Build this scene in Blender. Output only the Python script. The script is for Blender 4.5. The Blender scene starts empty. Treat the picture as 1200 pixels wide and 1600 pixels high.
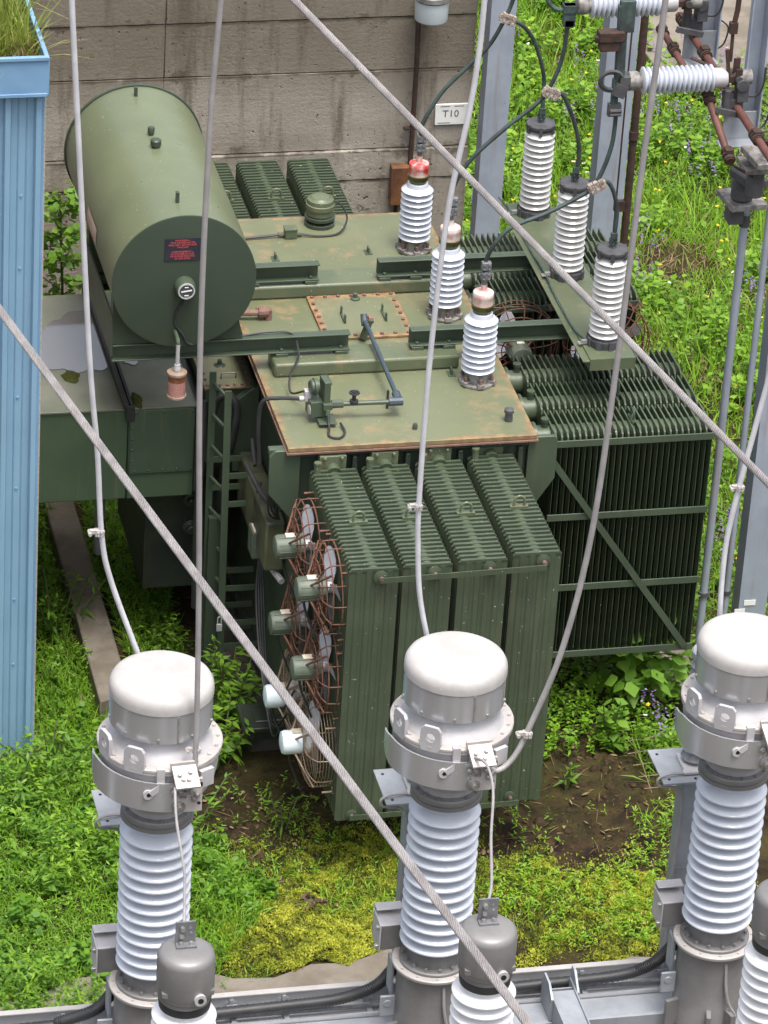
import bpy, math, random
import numpy as np
from mathutils import Vector, Matrix
random.seed(7)
rng = np.random.default_rng(11)
S = bpy.context.scene
COL = S.collection

# ------------------------------------------------------------------ camera
cd = bpy.data.cameras.new('camera'); cam = bpy.data.objects.new('camera', cd); COL.objects.link(cam)
cd.sensor_fit = 'VERTICAL'; cd.sensor_height = 36; cd.sensor_width = 27; cd.lens = 6648.08 * 36 / 1600
cd.clip_start = .5; cd.clip_end = 2000
RX = Vector((0.97566929, -0.21171956, 0.05695842)); RY = Vector((-0.05753915, -0.49794692, -0.86529655)); RZ = Vector((0.21156247, 0.84096593, -0.49801368))
M = Matrix.Identity(4)
for i in range(3):
    M[i][0] = RX[i]; M[i][1] = -RY[i]; M[i][2] = -RZ[i]
M.translation = (-8.17588, -27.79801, 18.74918)
cam.matrix_world = M
S.camera = cam
# ------------------------------------------------------------------ world, sun, exposure
SUN_EL, SUN_AZ = math.radians(74), math.radians(165)      # azimuth from +Y towards +X
w = bpy.data.worlds.new('World'); S.world = w; w.use_nodes = True
nt = w.node_tree; nt.nodes.clear()
sky = nt.nodes.new('ShaderNodeTexSky'); sky.sky_type = 'NISHITA'; sky.sun_disc = False
sky.sun_elevation = SUN_EL; sky.sun_rotation = SUN_AZ; sky.air_density = 1.0; sky.dust_density = 6.0; sky.ozone_density = 0.6
hs = nt.nodes.new('ShaderNodeHueSaturation'); hs.inputs['Saturation'].default_value = .45
bg = nt.nodes.new('ShaderNodeBackground'); bg.inputs['Strength'].default_value = .13
wo = nt.nodes.new('ShaderNodeOutputWorld')
nt.links.new(sky.outputs[0], hs.inputs['Color']); nt.links.new(hs.outputs[0], bg.inputs[0]); nt.links.new(bg.outputs[0], wo.inputs[0])
sl = bpy.data.lights.new('sun', 'SUN'); sl.energy = 1.15; sl.angle = math.radians(18); sl.color = (1, .965, .91)
sun = bpy.data.objects.new('sun', sl); COL.objects.link(sun)
sd = Vector((math.cos(SUN_EL) * math.sin(SUN_AZ), math.cos(SUN_EL) * math.cos(SUN_AZ), math.sin(SUN_EL)))
sun.rotation_euler = sd.to_track_quat('Z', 'Y').to_euler(); sun.location = (0, 0, 40)
S.view_settings.view_transform = 'Standard'; S.view_settings.look = 'None'
S.view_settings.exposure = 1.2; S.view_settings.gamma = 1

# ------------------------------------------------------------------ materials
class NT:
    def __init__(s, name):
        s.m = bpy.data.materials.new(name); s.m.use_nodes = True; s.t = s.m.node_tree
        s.b = s.t.nodes['Principled BSDF']; s.o = s.t.nodes['Material Output']
        s.co = s.n('ShaderNodeTexCoord').outputs['Object']
    def n(s, k, **kw):
        x = s.t.nodes.new(k)
        for a, v in kw.items(): setattr(x, a, v)
        return x
    def put(s, sock, v):
        if hasattr(v, 'is_linked') or isinstance(v, bpy.types.NodeSocket): s.t.links.new(v, sock)
        elif isinstance(v, (tuple, list)) and len(v) == 3 and sock.type == 'RGBA': sock.default_value = (*v, 1)
        else: sock.default_value = v
    def math(s, op, a, b=0.0, c=None, clamp=False):
        x = s.n('ShaderNodeMath', operation=op, use_clamp=clamp); s.put(x.inputs[0], a); s.put(x.inputs[1], b)
        if c is not None: s.put(x.inputs[2], c)
        return x.outputs[0]
    def noise(s, scale, detail=4, rough=.55, co=None, dist=0):
        x = s.n('ShaderNodeTexNoise'); x.inputs['Scale'].default_value = scale; x.inputs['Detail'].default_value = detail
        x.inputs['Roughness'].default_value = rough; x.inputs['Distortion'].default_value = dist
        s.t.links.new(co or s.co, x.inputs['Vector']); return x.outputs['Fac']
    def smap(s, vec, sc):
        x = s.n('ShaderNodeMapping'); x.inputs['Scale'].default_value = sc; s.t.links.new(vec, x.inputs['Vector']); return x.outputs[0]
    def step(s, v, lo, hi, a=0.0, b=1.0):
        x = s.n('ShaderNodeMapRange', interpolation_type='SMOOTHSTEP'); s.put(x.inputs['Value'], v)
        x.inputs['From Min'].default_value = lo; x.inputs['From Max'].default_value = hi
        x.inputs['To Min'].default_value = a; x.inputs['To Max'].default_value = b; return x.outputs[0]
    def mix(s, f, a, b):
        x = s.n('ShaderNodeMix', data_type='RGBA'); s.put(x.inputs[0], f); s.put(x.inputs[6], a); s.put(x.inputs[7], b); return x.outputs[2]
    def xyz(s, v=None):
        x = s.n('ShaderNodeSeparateXYZ'); s.t.links.new(v or s.co, x.inputs[0]); return x.outputs
    def bump(s, h, st, d=.01):
        x = s.n('ShaderNodeBump'); x.inputs['Strength'].default_value = st; x.inputs['Distance'].default_value = d
        s.t.links.new(h, x.inputs['Height']); s.t.links.new(x.outputs[0], s.b.inputs['Normal'])
    def fin(s, col, rough, metal=0.0, spec=.5, coat=0.0):
        s.put(s.b.inputs['Base Color'], col); s.put(s.b.inputs['Roughness'], rough); s.put(s.b.inputs['Metallic'], metal)
        s.b.inputs['Specular IOR Level'].default_value = spec; s.b.inputs['Coat Weight'].default_value = coat
        return s.m
RUST = (.105, .040, .022); RUST2 = (.19, .080, .036)
def rnd(g):
    oi = g.n('ShaderNodeObjectInfo'); v = g.n('ShaderNodeVectorMath', operation='ADD')
    k = g.n('ShaderNodeVectorMath', operation='SCALE'); k.inputs[0].default_value = (13.7, 7.1, 3.3); g.t.links.new(oi.outputs['Random'], k.inputs['Scale'])
    g.t.links.new(g.co, v.inputs[0]); g.t.links.new(k.outputs[0], v.inputs[1]); g.co = v.outputs[0]
def paint(name, c1, c2, sc=3, rough=.45, metal=0.0, rust=0.0, rustcol=RUST, bump=.0, bsc=60, streak=0.0, streakcol=None, edge=None, rsc=6, spots=0.0, spec=.5, spotcol=(.6, .6, .57), rv=.12, blot=0.0):
    g = NT(name); oc = g.co; rnd(g)
    nz = g.noise(sc, 6, .6); col = g.mix(g.step(nz, .35, .65), c1, c2)
    rg = g.math('ADD', g.math('MULTIPLY', g.noise(sc * 4, 3), rv), rough - rv / 2)
    if streak:
        st = g.noise(1.0, 5, .6, g.smap(g.co, (16, 16, .9))); col = g.mix(g.math('MULTIPLY', g.step(st, .52, .75), streak), col, streakcol or (.2, .17, .09))
    if spots:
        sp = g.noise(45, 2, .5); col = g.mix(g.step(sp, .74 - spots * .1, .76 - spots * .1), col, spotcol)
    if rust:
        rn = g.noise(rsc, 8, .68); k = g.step(rn, .72 - rust * .35, .78 - rust * .25)
        rc = g.mix(g.noise(40, 4), rustcol, RUST2); col = g.mix(k, col, rc)
    if blot:
        bl = g.math('MULTIPLY', g.step(g.noise(2.3, 8, .68), .50, .64), g.step(g.noise(11, 6, .7), .38, .62)); col = g.mix(g.math('MULTIPLY', bl, blot), col, (.27, .185, .105))
        fd = g.step(g.noise(1.1, 4, .5), .4, .65); col = g.mix(g.math('MULTIPLY', fd, blot * .5), col, (.135, .155, .10))
    if edge:
        cx, cy, hx, hy, wd, amt = edge
        x, y, z = g.xyz(oc)
        dx = g.math('SUBTRACT', hx, g.math('ABSOLUTE', g.math('SUBTRACT', x, cx))); dy = g.math('SUBTRACT', hy, g.math('ABSOLUTE', g.math('SUBTRACT', y, cy)))
        d = g.math('MINIMUM', dx, dy); d = g.math('ADD', d, g.math('MULTIPLY', g.math('SUBTRACT', g.noise(9, 8, .7), .5), wd * 3.2))
        k = g.math('MULTIPLY', g.step(d, 0, wd, amt, 0), g.step(g.noise(3.5, 4), .30, .5, .35, 1)); rc = g.mix(g.step(g.noise(14, 5), .4, .6), (.24, .10, .05), (.33, .21, .10)); col = g.mix(k, col, rc)
    if bump: g.bump(g.noise(bsc, 4), bump)
    return g.fin(col, rg, metal, spec)
M_ = {}
GR1, GR2 = (.062, .086, .056), (.050, .070, .046)
M_['green'] = paint('green_enamel', GR1, GR2, 2.5, .42, rust=.02, streak=.25, streakcol=(.11, .11, .06), bump=.04)
M_['green_fin'] = paint('green_radiator_enamel', (.062, .082, .051), (.049, .066, .042), 2.5, .36, streak=.55, streakcol=(.10, .115, .062), spots=.05, rust=.03, bump=.03)
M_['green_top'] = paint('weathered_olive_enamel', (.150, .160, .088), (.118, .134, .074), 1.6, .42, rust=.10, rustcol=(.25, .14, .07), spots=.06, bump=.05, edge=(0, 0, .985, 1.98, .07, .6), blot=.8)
M_['green_old'] = paint('faded_green_enamel', (.105, .125, .072), (.078, .100, .058), 2, .40, rust=.05, rustcol=(.22, .13, .07), spots=.05, blot=.4, bump=.04)
M_['green_man'] = paint('rusting_olive_enamel', (.150, .158, .085), (.125, .135, .075), 2, .5, rust=.16, rustcol=(.27, .13, .06), edge=(0, 0, .37, .375, .085, .95), spots=.1, blot=.75)
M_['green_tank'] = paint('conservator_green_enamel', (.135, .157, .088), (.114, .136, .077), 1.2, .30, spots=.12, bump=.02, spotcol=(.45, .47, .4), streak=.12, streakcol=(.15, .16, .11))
M_['green_dark'] = paint('shade_deepened_green_enamel', (.042, .058, .040), (.037, .052, .036), 1.5, .4)  # shade of the drum ends and tank body put into this darker green
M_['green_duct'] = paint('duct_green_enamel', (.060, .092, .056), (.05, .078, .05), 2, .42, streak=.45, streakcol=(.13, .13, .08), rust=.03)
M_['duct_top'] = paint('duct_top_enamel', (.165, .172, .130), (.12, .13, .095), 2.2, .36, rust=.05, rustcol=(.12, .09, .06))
M_['gasket'] = paint('rusty_gasket_edge', (.16, .085, .065), (.22, .13, .10), 12, .7)
M_['rust'] = paint('rusty_steel', (.060, .028, .019), (.030, .018, .014), 14, .8, bump=.3)
M_['rust_red'] = paint('red_oxide_pipe', (.125, .050, .038), (.085, .034, .025), 6, .6, rust=.2, bump=.1)
M_['rust_wire'] = paint('rusty_wire', (.155, .066, .038), (.095, .040, .026), 20, .7)
M_['galv'] = paint('galvanised_steel', (.33, .35, .38), (.27, .29, .32), 5, .5, metal=.25, bump=.05, streak=.2, streakcol=(.42, .42, .42))
M_['galv_old'] = paint('weathered_galvanised_steel', (.30, .335, .39), (.25, .28, .33), 3, .55, metal=.1, streak=.5, streakcol=(.23, .15, .10), rust=.05, bump=.05)
M_['post_blue'] = paint('blue_grey_steel', (.31, .345, .41), (.26, .29, .35), 3, .5, streak=.5, streakcol=(.22, .17, .13), rust=.17, rsc=12, rustcol=(.14, .075, .05))
M_['alu'] = paint('cast_aluminium', (.50, .49, .50), (.42, .41, .425), 4, .5, metal=.2, streak=.2, streakcol=(.33, .32, .32), bump=.06, bsc=120)
M_['alu_sheet'] = paint('brushed_aluminium_sheet', (.56, .565, .58), (.51, .515, .53), 1, .26, metal=.6, streak=.12, streakcol=(.7, .7, .7), rv=.03)
M_['alu_dark'] = paint('dull_grey_aluminium', (.22, .215, .21), (.185, .18, .18), 5, .45, metal=.3, bump=.05, streak=.15, streakcol=(.3, .3, .3))
M_['cap_white'] = paint('white_dome_paint', (.41, .395, .385), (.355, .34, .33), 7, .6, streak=.25, streakcol=(.36, .34, .32), rust=.02, rustcol=(.30, .27, .24), spots=.05, bump=.05, bsc=150)
M_['porc'] = paint('pale_blue_porcelain', (.51, .54, .60), (.48, .51, .57), 3, .10, spec=.6, rv=.04)
M_['porc_w'] = paint('weathered_white_porcelain', (.53, .525, .515), (.46, .45, .435), 3, .2, rust=.05, rustcol=(.5, .33, .2), streak=.2, streakcol=(.55, .5, .44), spec=.6)
M_['porc_g'] = paint('grey_porcelain', (.24, .245, .26), (.2, .205, .22), 3, .2)
M_['dirty_iron'] = paint('dirty_cast_iron', (.075, .075, .08), (.05, .05, .055), 9, .6, rust=.12, bump=.15)
M_['dirty_base'] = paint('dirty_grey_metal', (.26, .25, .24), (.12, .11, .10), 16, .6, metal=.1, rust=.12, bump=.15)
M_['bolt'] = paint('steel_bolt', (.5, .49, .47), (.35, .34, .33), 20, .35, metal=.7)
M_['bolt_rust'] = paint('rusty_bolt', (.11, .06, .055), (.18, .10, .09), 20, .7)
M_['wire'] = paint('weathered_aluminium_wire', (.36, .34, .34), (.29, .275, .275), 6, .6, metal=.2, bump=.15, bsc=140)
M_['strand'] = paint('stranded_aluminium', (.30, .285, .285), (.22, .205, .205), 8, .6, metal=.25, bump=.2, bsc=160)
M_['wire_light'] = paint('pale_aluminium_wire', (.62, .62, .65), (.52, .52, .55), 6, .5, metal=.15)
M_['black'] = paint('black_rubber', (.018, .019, .021), (.028, .029, .031), 6, .5)
M_['lead'] = paint('verdigris_black_cable', (.022, .024, .026), (.045, .07, .066), 3.5, .55, bump=.2, bsc=80)
M_['verdigris'] = paint('verdigris_bronze', (.030, .036, .036), (.060, .10, .09), 9, .65, bump=.2)
M_['clampm'] = paint('rusty_grey_clamp', (.42, .38, .34), (.2, .14, .11), 30, .55, bump=.2)
M_['terminal'] = paint('grey_zinc_terminal', (.20, .205, .22), (.14, .145, .155), 20, .55, metal=.3)
M_['red'] = paint('peeling_red_paint', (.60, .035, .035), (.72, .62, .56), 7, .5, streak=.6, streakcol=(.75, .62, .55))
M_['pink'] = paint('worn_red_white_paint', (.70, .63, .58), (.62, .36, .33), 16, .5, streak=.6, streakcol=(.45, .07, .065), rust=.2, rustcol=(.42, .10, .09), rsc=14)
M_['olive_cup'] = paint('olive_glass_cup', (.065, .065, .018), (.05, .05, .015), 4, .2)
M_['blue_pipe'] = paint('blue_grey_pipe', (.045, .062, .075), (.035, .055, .08), 9, .5, streak=.2, streakcol=(.2, .22, .2))
M_['motor_white'] = paint('pale_blue_motor_paint', (.68, .76, .82), (.62, .70, .76), 4, .4)
M_['motor_green'] = paint('sage_motor_paint', (.115, .14, .105), (.085, .105, .078), 6, .5, rust=.14)
M_['clear'] = paint('yellowed_clear_plastic', (.30, .24, .19), (.22, .15, .11), 8, .25)
M_['panel'] = paint('stained_green_panel', (.055, .085, .055), (.046, .070, .048), 2, .42, streak=.9, streakcol=(.135, .125, .065), rust=.05, spots=.1, spotcol=(.10, .06, .04))
M_['tag'] = paint('aged_tag', (.62, .50, .36), (.72, .66, .55), 20, .4)
M_['blade'] = paint('pale_fan_blade', (.55, .56, .62), (.48, .49, .54), 5, .45)
M_['guard'] = paint('zinc_wire_guard', (.32, .235, .165), (.22, .155, .11), 8, .5, metal=.3)
M_['glass'] = paint('gauge_glass', (.05, .055, .06), (.06, .065, .07), 3, .1)
M_['white'] = paint('white_enamel', (.78, .78, .76), (.72, .72, .70), 6, .4)
M_['red_ink'] = paint('pink_red_lettering', (.62, .10, .11), (.55, .09, .10), 5, .5)
M_['sign_navy'] = paint('dark_navy_sign', (.022, .022, .035), (.028, .027, .04), 5, .4)
M_['ink'] = paint('grey_black_lettering', (.09, .09, .09), (.07, .07, .07), 5, .6)
M_['turret'] = paint('turret_olive_enamel', (.175, .175, .108), (.14, .145, .085), 4, .45, rust=.06, rustcol=(.25, .16, .09), edge=(0, 0, .205, .29, .03, .5))
M_['beam_top'] = paint('stained_olive_steel', (.12, .125, .07), (.045, .048, .036), 2.2, .45, rust=.12, rustcol=(.20, .14, .08), rsc=3)
M_['hdr'] = paint('dusty_header_enamel', (.070, .092, .054), (.052, .072, .042), 14, .42)
M_['rib'] = paint('right_fin_enamel', (.066, .090, .052), (.054, .076, .044), 5, .38, spots=.10)  # right bank plates, slightly lighter green than the other radiators
M_['black_green'] = paint('shade_blackened_green_enamel', (.030, .040, .029), (.018, .023, .018), 2, .45)  # near-black green stands in for the deep shade low beside the tank
M_['gel_top'] = paint('brown_desiccant', (.13, .045, .03), (.20, .08, .04), 30, .35)
M_['gel'] = paint('pink_desiccant_beads', (.44, .22, .19), (.30, .15, .13), 90, .3, bump=.4, bsc=120)
M_['rustbox'] = paint('rust_stained_box', (.20, .085, .03), (.09, .04, .022), 5, .6, rust=.3, bump=.1)
M_['blue'] = paint('sky_blue_cladding', (.205, .345, .475), (.185, .315, .44), 1.2, .45, streak=.2, streakcol=(.24, .36, .50))
M_['blue_fascia'] = paint('blue_fascia', (.175, .315, .48), (.145, .27, .43), 2, .45)
M_['lampgrey'] = paint('pale_lamp_glass', (.50, .55, .58), (.45, .5, .53), 5, .3)
M_['pale_edge'] = paint('foam_edge', (.45, .42, .36), (.35, .32, .26), 40, .8, bump=.4)
M_['flange_tan'] = paint('tan_grey_flange', (.46, .43, .41), (.40, .375, .36), 6, .5, metal=.15)  # plain tan grey of flanges, terminal blocks and clamps
M_['hole'] = paint('dark_bore', (.008, .008, .008), (.01, .01, .01), 3, .8)
def concrete():
    g = NT('weathered_concrete'); x, y, z = g.xyz()
    n1 = g.noise(.9, 8, .65); col = g.mix(g.step(n1, .35, .65), (.27, .238, .195), (.37, .335, .285))
    board = g.noise(1, 6, .7, g.smap(g.co, (1.6, 1, 34))); col = g.mix(g.math('MULTIPLY', g.step(board, .42, .72), .22), col, (.38, .36, .33))
    fine = g.noise(70, 4, .7); col = g.mix(g.math('MULTIPLY', g.step(fine, .45, .75), .35), col, (.17, .15, .13))
    run = g.noise(1, 7, .65, g.smap(g.co, (3.6, 1, .45))); col = g.mix(g.math('MULTIPLY', g.step(run, .50, .66), .85), col, (.125, .103, .080))
    pit = g.noise(24, 2, .5); col = g.mix(g.step(pit, .70, .73), col, (.075, .065, .055))
    nn = g.math('MULTIPLY', g.math('SUBTRACT', g.noise(3.6, 8, .72), .5), .55)
    for zj, hw in ((3.63, .03), (3.11, .05), (2.335, .13), (2.04, .09), (1.35, .04)):
        d = g.math('ABSOLUTE', g.math('SUBTRACT', z, zj - .01)); k = g.step(g.math('SUBTRACT', d, nn), 0, hw, 1, 0)
        k = g.math('MULTIPLY', k, g.step(g.noise(1.9, 6, .6), .44, .58)); col = g.mix(g.math('MULTIPLY', k, .8), col, (.082, .068, .05))
        thin = g.math('MULTIPLY', g.step(d, .006, .022, 1, 0), g.step(g.noise(5, 5), .38, .55)); col = g.mix(g.math('MULTIPLY', thin, .75), col, (.055, .05, .035))
    dk = g.math('MULTIPLY', g.step(x, .25, 1.0), g.step(g.math('ADD', z, g.math('MULTIPLY', g.noise(2.5, 5), .6)), 2.9, 3.6)); col = g.mix(g.math('MULTIPLY', dk, .6), col, (.105, .085, .06))
    wt = g.math('MULTIPLY', g.step(g.noise(3, 7, .7), .56, .60), g.step(g.math('ABSOLUTE', g.math('SUBTRACT', z, 2.2)), .1, .3, 1, 0)); col = g.mix(wt, col, (.40, .37, .33))
    mo = g.math('MULTIPLY', g.step(g.noise(5.5, 8, .72), .60, .65), g.step(g.math('ADD', z, g.math('MULTIPLY', g.noise(2), .8)), 1.6, 3.1, .95, .25))
    col = g.mix(mo, col, (.05, .058, .02))
    g.bump(g.math('ADD', g.math('MULTIPLY', board, .35), g.math('ADD', g.noise(30, 7, .7), g.math('MULTIPLY', g.step(pit, .66, .74), -.8))), .6, .014)
    return g.fin(col, .9, 0, .2)
M_['concrete'] = concrete()
M_['slab'] = paint('stained_concrete_slab', (.205, .18, .15), (.14, .12, .095), 3, .9, bump=.5, bsc=40, rust=.12, rustcol=(.06, .065, .02), rsc=3, spec=.2)
def soil():
    g = NT('soil_and_moss'); x, y, z = g.xyz()
    n1 = g.noise(2.2, 8, .65); col = g.mix(g.step(n1, .32, .68), (.012, .009, .007), (.040, .027, .016))
    v = g.n('ShaderNodeTexVoronoi'); v.inputs['Scale'].default_value = 7; g.t.links.new(g.co, v.inputs['Vector'])
    col = g.mix(g.math('MULTIPLY', g.step(v.outputs['Distance'], .3, .8, 0, 1), .4), col, (.075, .048, .022))
    mm = g.math('MULTIPLY', g.step(g.noise(1.1, 7, .65), .42, .56), g.step(g.noise(14, 4), .30, .55))
    col = g.mix(g.math('MULTIPLY', mm, .45), col, (.060, .062, .014))
    g.bump(g.math('ADD', g.noise(26, 6, .7), g.math('MULTIPLY', v.outputs['Distance'], .8)), .8, .03)
    return g.fin(col, .95, 0, .15)
M_['soil'] = soil()
M_['clod'] = paint('mossy_soil_clods', (.060, .040, .022), (.030, .021, .013), 9, .95, bump=.6, bsc=90, rust=.22, rustcol=(.07, .065, .016), spec=.15)
def leafm(name, stops, trans=.35, rough=.5):
    g = NT(name); a = g.n('ShaderNodeAttribute', attribute_name='tint')
    r = g.n('ShaderNodeValToRGB'); g.t.links.new(a.outputs['Fac'], r.inputs[0])
    e = r.color_ramp.elements
    while len(e) < len(stops): e.new(.5)
    for i, (p, c) in enumerate(stops): e[i].position = p; e[i].color = (*c, 1)
    g.fin(r.outputs[0], rough, 0, .35)
    tr = g.n('ShaderNodeBsdfTranslucent'); mx = g.n('ShaderNodeMixShader'); mx.inputs[0].default_value = trans
    hsv = g.n('ShaderNodeHueSaturation'); hsv.inputs['Value'].default_value = 1.5; hsv.inputs['Hue'].default_value = .49; g.t.links.new(r.outputs[0], hsv.inputs['Color'])
    g.t.links.new(hsv.outputs[0], tr.inputs[0]); g.t.links.new(g.b.outputs[0], mx.inputs[1]); g.t.links.new(tr.outputs[0], mx.inputs[2]); g.t.links.new(mx.outputs[0], g.o.inputs[0])
    return g.m
M_['grass'] = leafm('meadow_grass_blades', [(0, (.10, .19, .018)), (.5, (.165, .335, .022)), (.85, (.25, .42, .03)), (1, (.36, .33, .10))])
M_['weed'] = leafm('weed_leaves', [(0, (.045, .115, .018)), (.5, (.105, .23, .022)), (1, (.22, .37, .03))])
M_['bright'] = leafm('bright_sapling_leaves', [(0, (.07, .17, .02)), (.5, (.12, .25, .025)), (1, (.19, .32, .04))])
M_['mossleaf'] = leafm('moss_tufts', [(0, (.055, .068, .014)), (.35, (.155, .185, .018)), (.7, (.31, .34, .026)), (1, (.45, .46, .06))], .2, .8)
M_['strawgrass'] = leafm('roof_grass', [(0, (.16, .11, .05)), (.3, (.12, .17, .03)), (.8, (.24, .30, .05)), (1, (.36, .30, .12))])
M_['purple'] = leafm('purple_petals', [(0, (.16, .10, .24)), (1, (.27, .19, .36))], .2)
M_['yellow'] = leafm('yellow_petals', [(0, (.65, .45, .02)), (1, (.75, .6, .05))], .2)
M_['whitepet'] = leafm('white_petals', [(0, (.7, .7, .65)), (1, (.8, .8, .75))], .2)
M_['stem'] = paint('green_stem', (.07, .11, .03), (.10, .09, .04), 8, .6)
M_['dryleaf'] = leafm('dry_stalks', [(0, (.12, .075, .04)), (1, (.30, .22, .12))], .1, .8)
M_['darkred'] = leafm('dark_red_leaves', [(0, (.06, .09, .03)), (1, (.13, .05, .05))], .2)
M_['wet'] = paint('wet_dark_film', (.028, .03, .028), (.04, .042, .034), 5, .12, spec=.6)
M_['plinth'] = paint('shade_darkened_concrete', (.07, .06, .05), (.035, .032, .028), 3, .9, bump=.5, bsc=40)  # concrete colour darkened to carry the deep shade around the tank foot
def water():
    g = NT('puddle_water'); g.fin((.13, .13, .135), .04, 0, .9, .8); return g.m
M_['water'] = water()

NOSPLIT = {'wall_body', 'siding', 'fascia', 'fan_blade', 'cooling_fan', 'motor', 'lettering', 'small_print', 'screws', 'rivets', 'tray_body', 'terminal_block', 'level_gauge', 'gas_relay', 'oil_pipe', 'breather', 'relief_valve', 'post_body', 'tank', 'base_frame', 'conservator', 'duct_lid', 'duct_body', 'plates', 'fork', 'saddle', 'manhole_cover', 'secondary_box', 'drain_port', 'head_flange', 'collar_ring', 'lower_collar', 'base_flange', 'terminal_plate', 'bushing', 'steel_post', 'column_body', 'mounting_bracket', 'contact_arm', 'contact_loops', 'radiator'}
# ------------------------------------------------------------------ mesh builder
class MB:
    def __init__(s): s.v = []; s.f = []; s.mi = []; s.mats = []; s.cur = 0
    def mat(s, m):
        m = M_[m]
        if m not in s.mats: s.mats.append(m)
        s.cur = s.mats.index(m); return s
    def add(s, vs, fs):
        o = len(s.v); s.v.extend([tuple(p) for p in vs]); s.f.extend([tuple(i + o for i in f) for f in fs]); s.mi.extend([s.cur] * len(fs)); return s
    def box(s, x0, x1, y0, y1, z0, z1):
        return s.add([(x0, y0, z0), (x1, y0, z0), (x1, y1, z0), (x0, y1, z0), (x0, y0, z1), (x1, y0, z1), (x1, y1, z1), (x0, y1, z1)],
                     [(3, 2, 1, 0), (4, 5, 6, 7), (0, 1, 5, 4), (1, 2, 6, 5), (2, 3, 7, 6), (3, 0, 4, 7)])
    def obox(s, c, size, eul=(0, 0, 0)):
        R = Matrix.Rotation(eul[2], 3, 'Z') @ Matrix.Rotation(eul[1], 3, 'Y') @ Matrix.Rotation(eul[0], 3, 'X'); c = Vector(c); h = [k / 2 for k in size]
        vs = [c + R @ Vector((a * h[0], b * h[1], d * h[2])) for d in (-1, 1) for a, b in ((-1, -1), (1, -1), (1, 1), (-1, 1))]
        return s.add(vs, [(3, 2, 1, 0), (4, 5, 6, 7), (0, 1, 5, 4), (1, 2, 6, 5), (2, 3, 7, 6), (3, 0, 4, 7)])
    def bar(s, p0, p1, w, h, up=(0, 0, 1)):
        p0 = Vector(p0); p1 = Vector(p1); d = (p1 - p0).normalized(); u = Vector(up); sd_ = d.cross(u)
        if sd_.length < 1e-4: sd_ = d.cross(Vector((0, 1, 0)))
        sd_.normalize(); u = sd_.cross(d)
        vs = [p + sd_ * a * w / 2 + u * b * h / 2 for p in (p0, p1) for a, b in ((-1, -1), (1, -1), (1, 1), (-1, 1))]
        return s.add(vs, [(3, 2, 1, 0), (4, 5, 6, 7), (0, 1, 5, 4), (1, 2, 6, 5), (2, 3, 7, 6), (3, 0, 4, 7)])
    def lathe(s, prof, o=(0, 0, 0), axis=(0, 0, 1), n=32, a0=0, a1=None):
        o = Vector(o); ax = Vector(axis).normalized(); t = Vector((1, 0, 0)) if abs(ax.x) < .9 else Vector((0, 1, 0))
        u = (t - ax * t.dot(ax)).normalized(); v = ax.cross(u); vs = []; fs = []; full = a1 is None
        m = n if full else n + 1; span = 2 * math.pi if full else a1 - a0
        for r, z in prof:
            for i in range(m):
                a = a0 + span * i / n; vs.append(o + ax * z + (u * math.cos(a) + v * math.sin(a)) * max(r, 1e-5))
        for j in range(len(prof) - 1):
            for i in range(n):
                k = (i + 1) % m if full else i + 1
                fs.append((j * m + i, j * m + k, (j + 1) * m + k, (j + 1) * m + i))
        if full:
            if prof[0][0] > 1e-4: fs.append(tuple(range(m - 1, -1, -1)))
            if prof[-1][0] > 1e-4: fs.append(tuple((len(prof) - 1) * m + i for i in range(m)))
        return s.add(vs, fs)
    def cyl(s, p0, p1, r0, r1=None, n=16):
        p0 = Vector(p0); p1 = Vector(p1); L = (p1 - p0).length
        return s.lathe([(r0, 0), (r0 if r1 is None else r1, L)], p0, p1 - p0, n)
    def tube(s, pts, r, n=8, closed=False, lobes=0, pitch=.3):
        P = [Vector(p) for p in pts]; N = len(P); vs = []; fs = []
        T = [(P[(i + 1) % N] - P[i - 1]) if closed else (P[min(i + 1, N - 1)] - P[max(i - 1, 0)]) for i in range(N)]
        T = [t.normalized() for t in T]; u = T[0].orthogonal().normalized(); L = 0
        m = lobes * 3 if lobes else n
        for i in range(N):
            u = (u - T[i] * u.dot(T[i])).normalized(); v = T[i].cross(u)
            if i: L += (P[i] - P[i - 1]).length
            tw = 2 * math.pi * L / pitch if lobes else 0
            for k in range(m):
                a = 2 * math.pi * k / m + tw; rr = r * (1 if not lobes or k % 3 else .80)
                vs.append(P[i] + (u * math.cos(a) + v * math.sin(a)) * rr)
        for i in range(N if closed else N - 1):
            j = (i + 1) % N
            for k in range(m): fs.append((i * m + k, i * m + (k + 1) % m, j * m + (k + 1) % m, j * m + k))
        if not closed: fs.append(tuple(range(m - 1, -1, -1))); fs.append(tuple((N - 1) * m + k for k in range(m)))
        return s.add(vs, fs)
    def ring(s, c, r, axis, wr, n=28, m=5):
        c = Vector(c); ax = Vector(axis).normalized(); u = ax.orthogonal().normalized(); v = ax.cross(u)
        return s.tube([c + (u * math.cos(2 * math.pi * i / n) + v * math.sin(2 * math.pi * i / n)) * r for i in range(n)], wr, m, True)
    def prism(s, poly, axis, a, b):
        def P(p, t): return {'x': (t, p[0], p[1]), 'y': (p[0], t, p[1]), 'z': (p[0], p[1], t)}[axis]
        n = len(poly); area = sum(poly[i][0] * poly[(i + 1) % n][1] - poly[(i + 1) % n][0] * poly[i][1] for i in range(n))
        vs = [P(p, a) for p in poly] + [P(p, b) for p in poly]; flip = (area > 0) != (b > a)
        if axis == 'y': flip = not flip
        fs = [tuple(range(n - 1, -1, -1)), tuple(range(n, 2 * n))] + [(i, (i + 1) % n, n + (i + 1) % n, n + i) for i in range(n)]
        if flip: fs = [f[::-1] for f in fs]
        return s.add(vs, fs)
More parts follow.
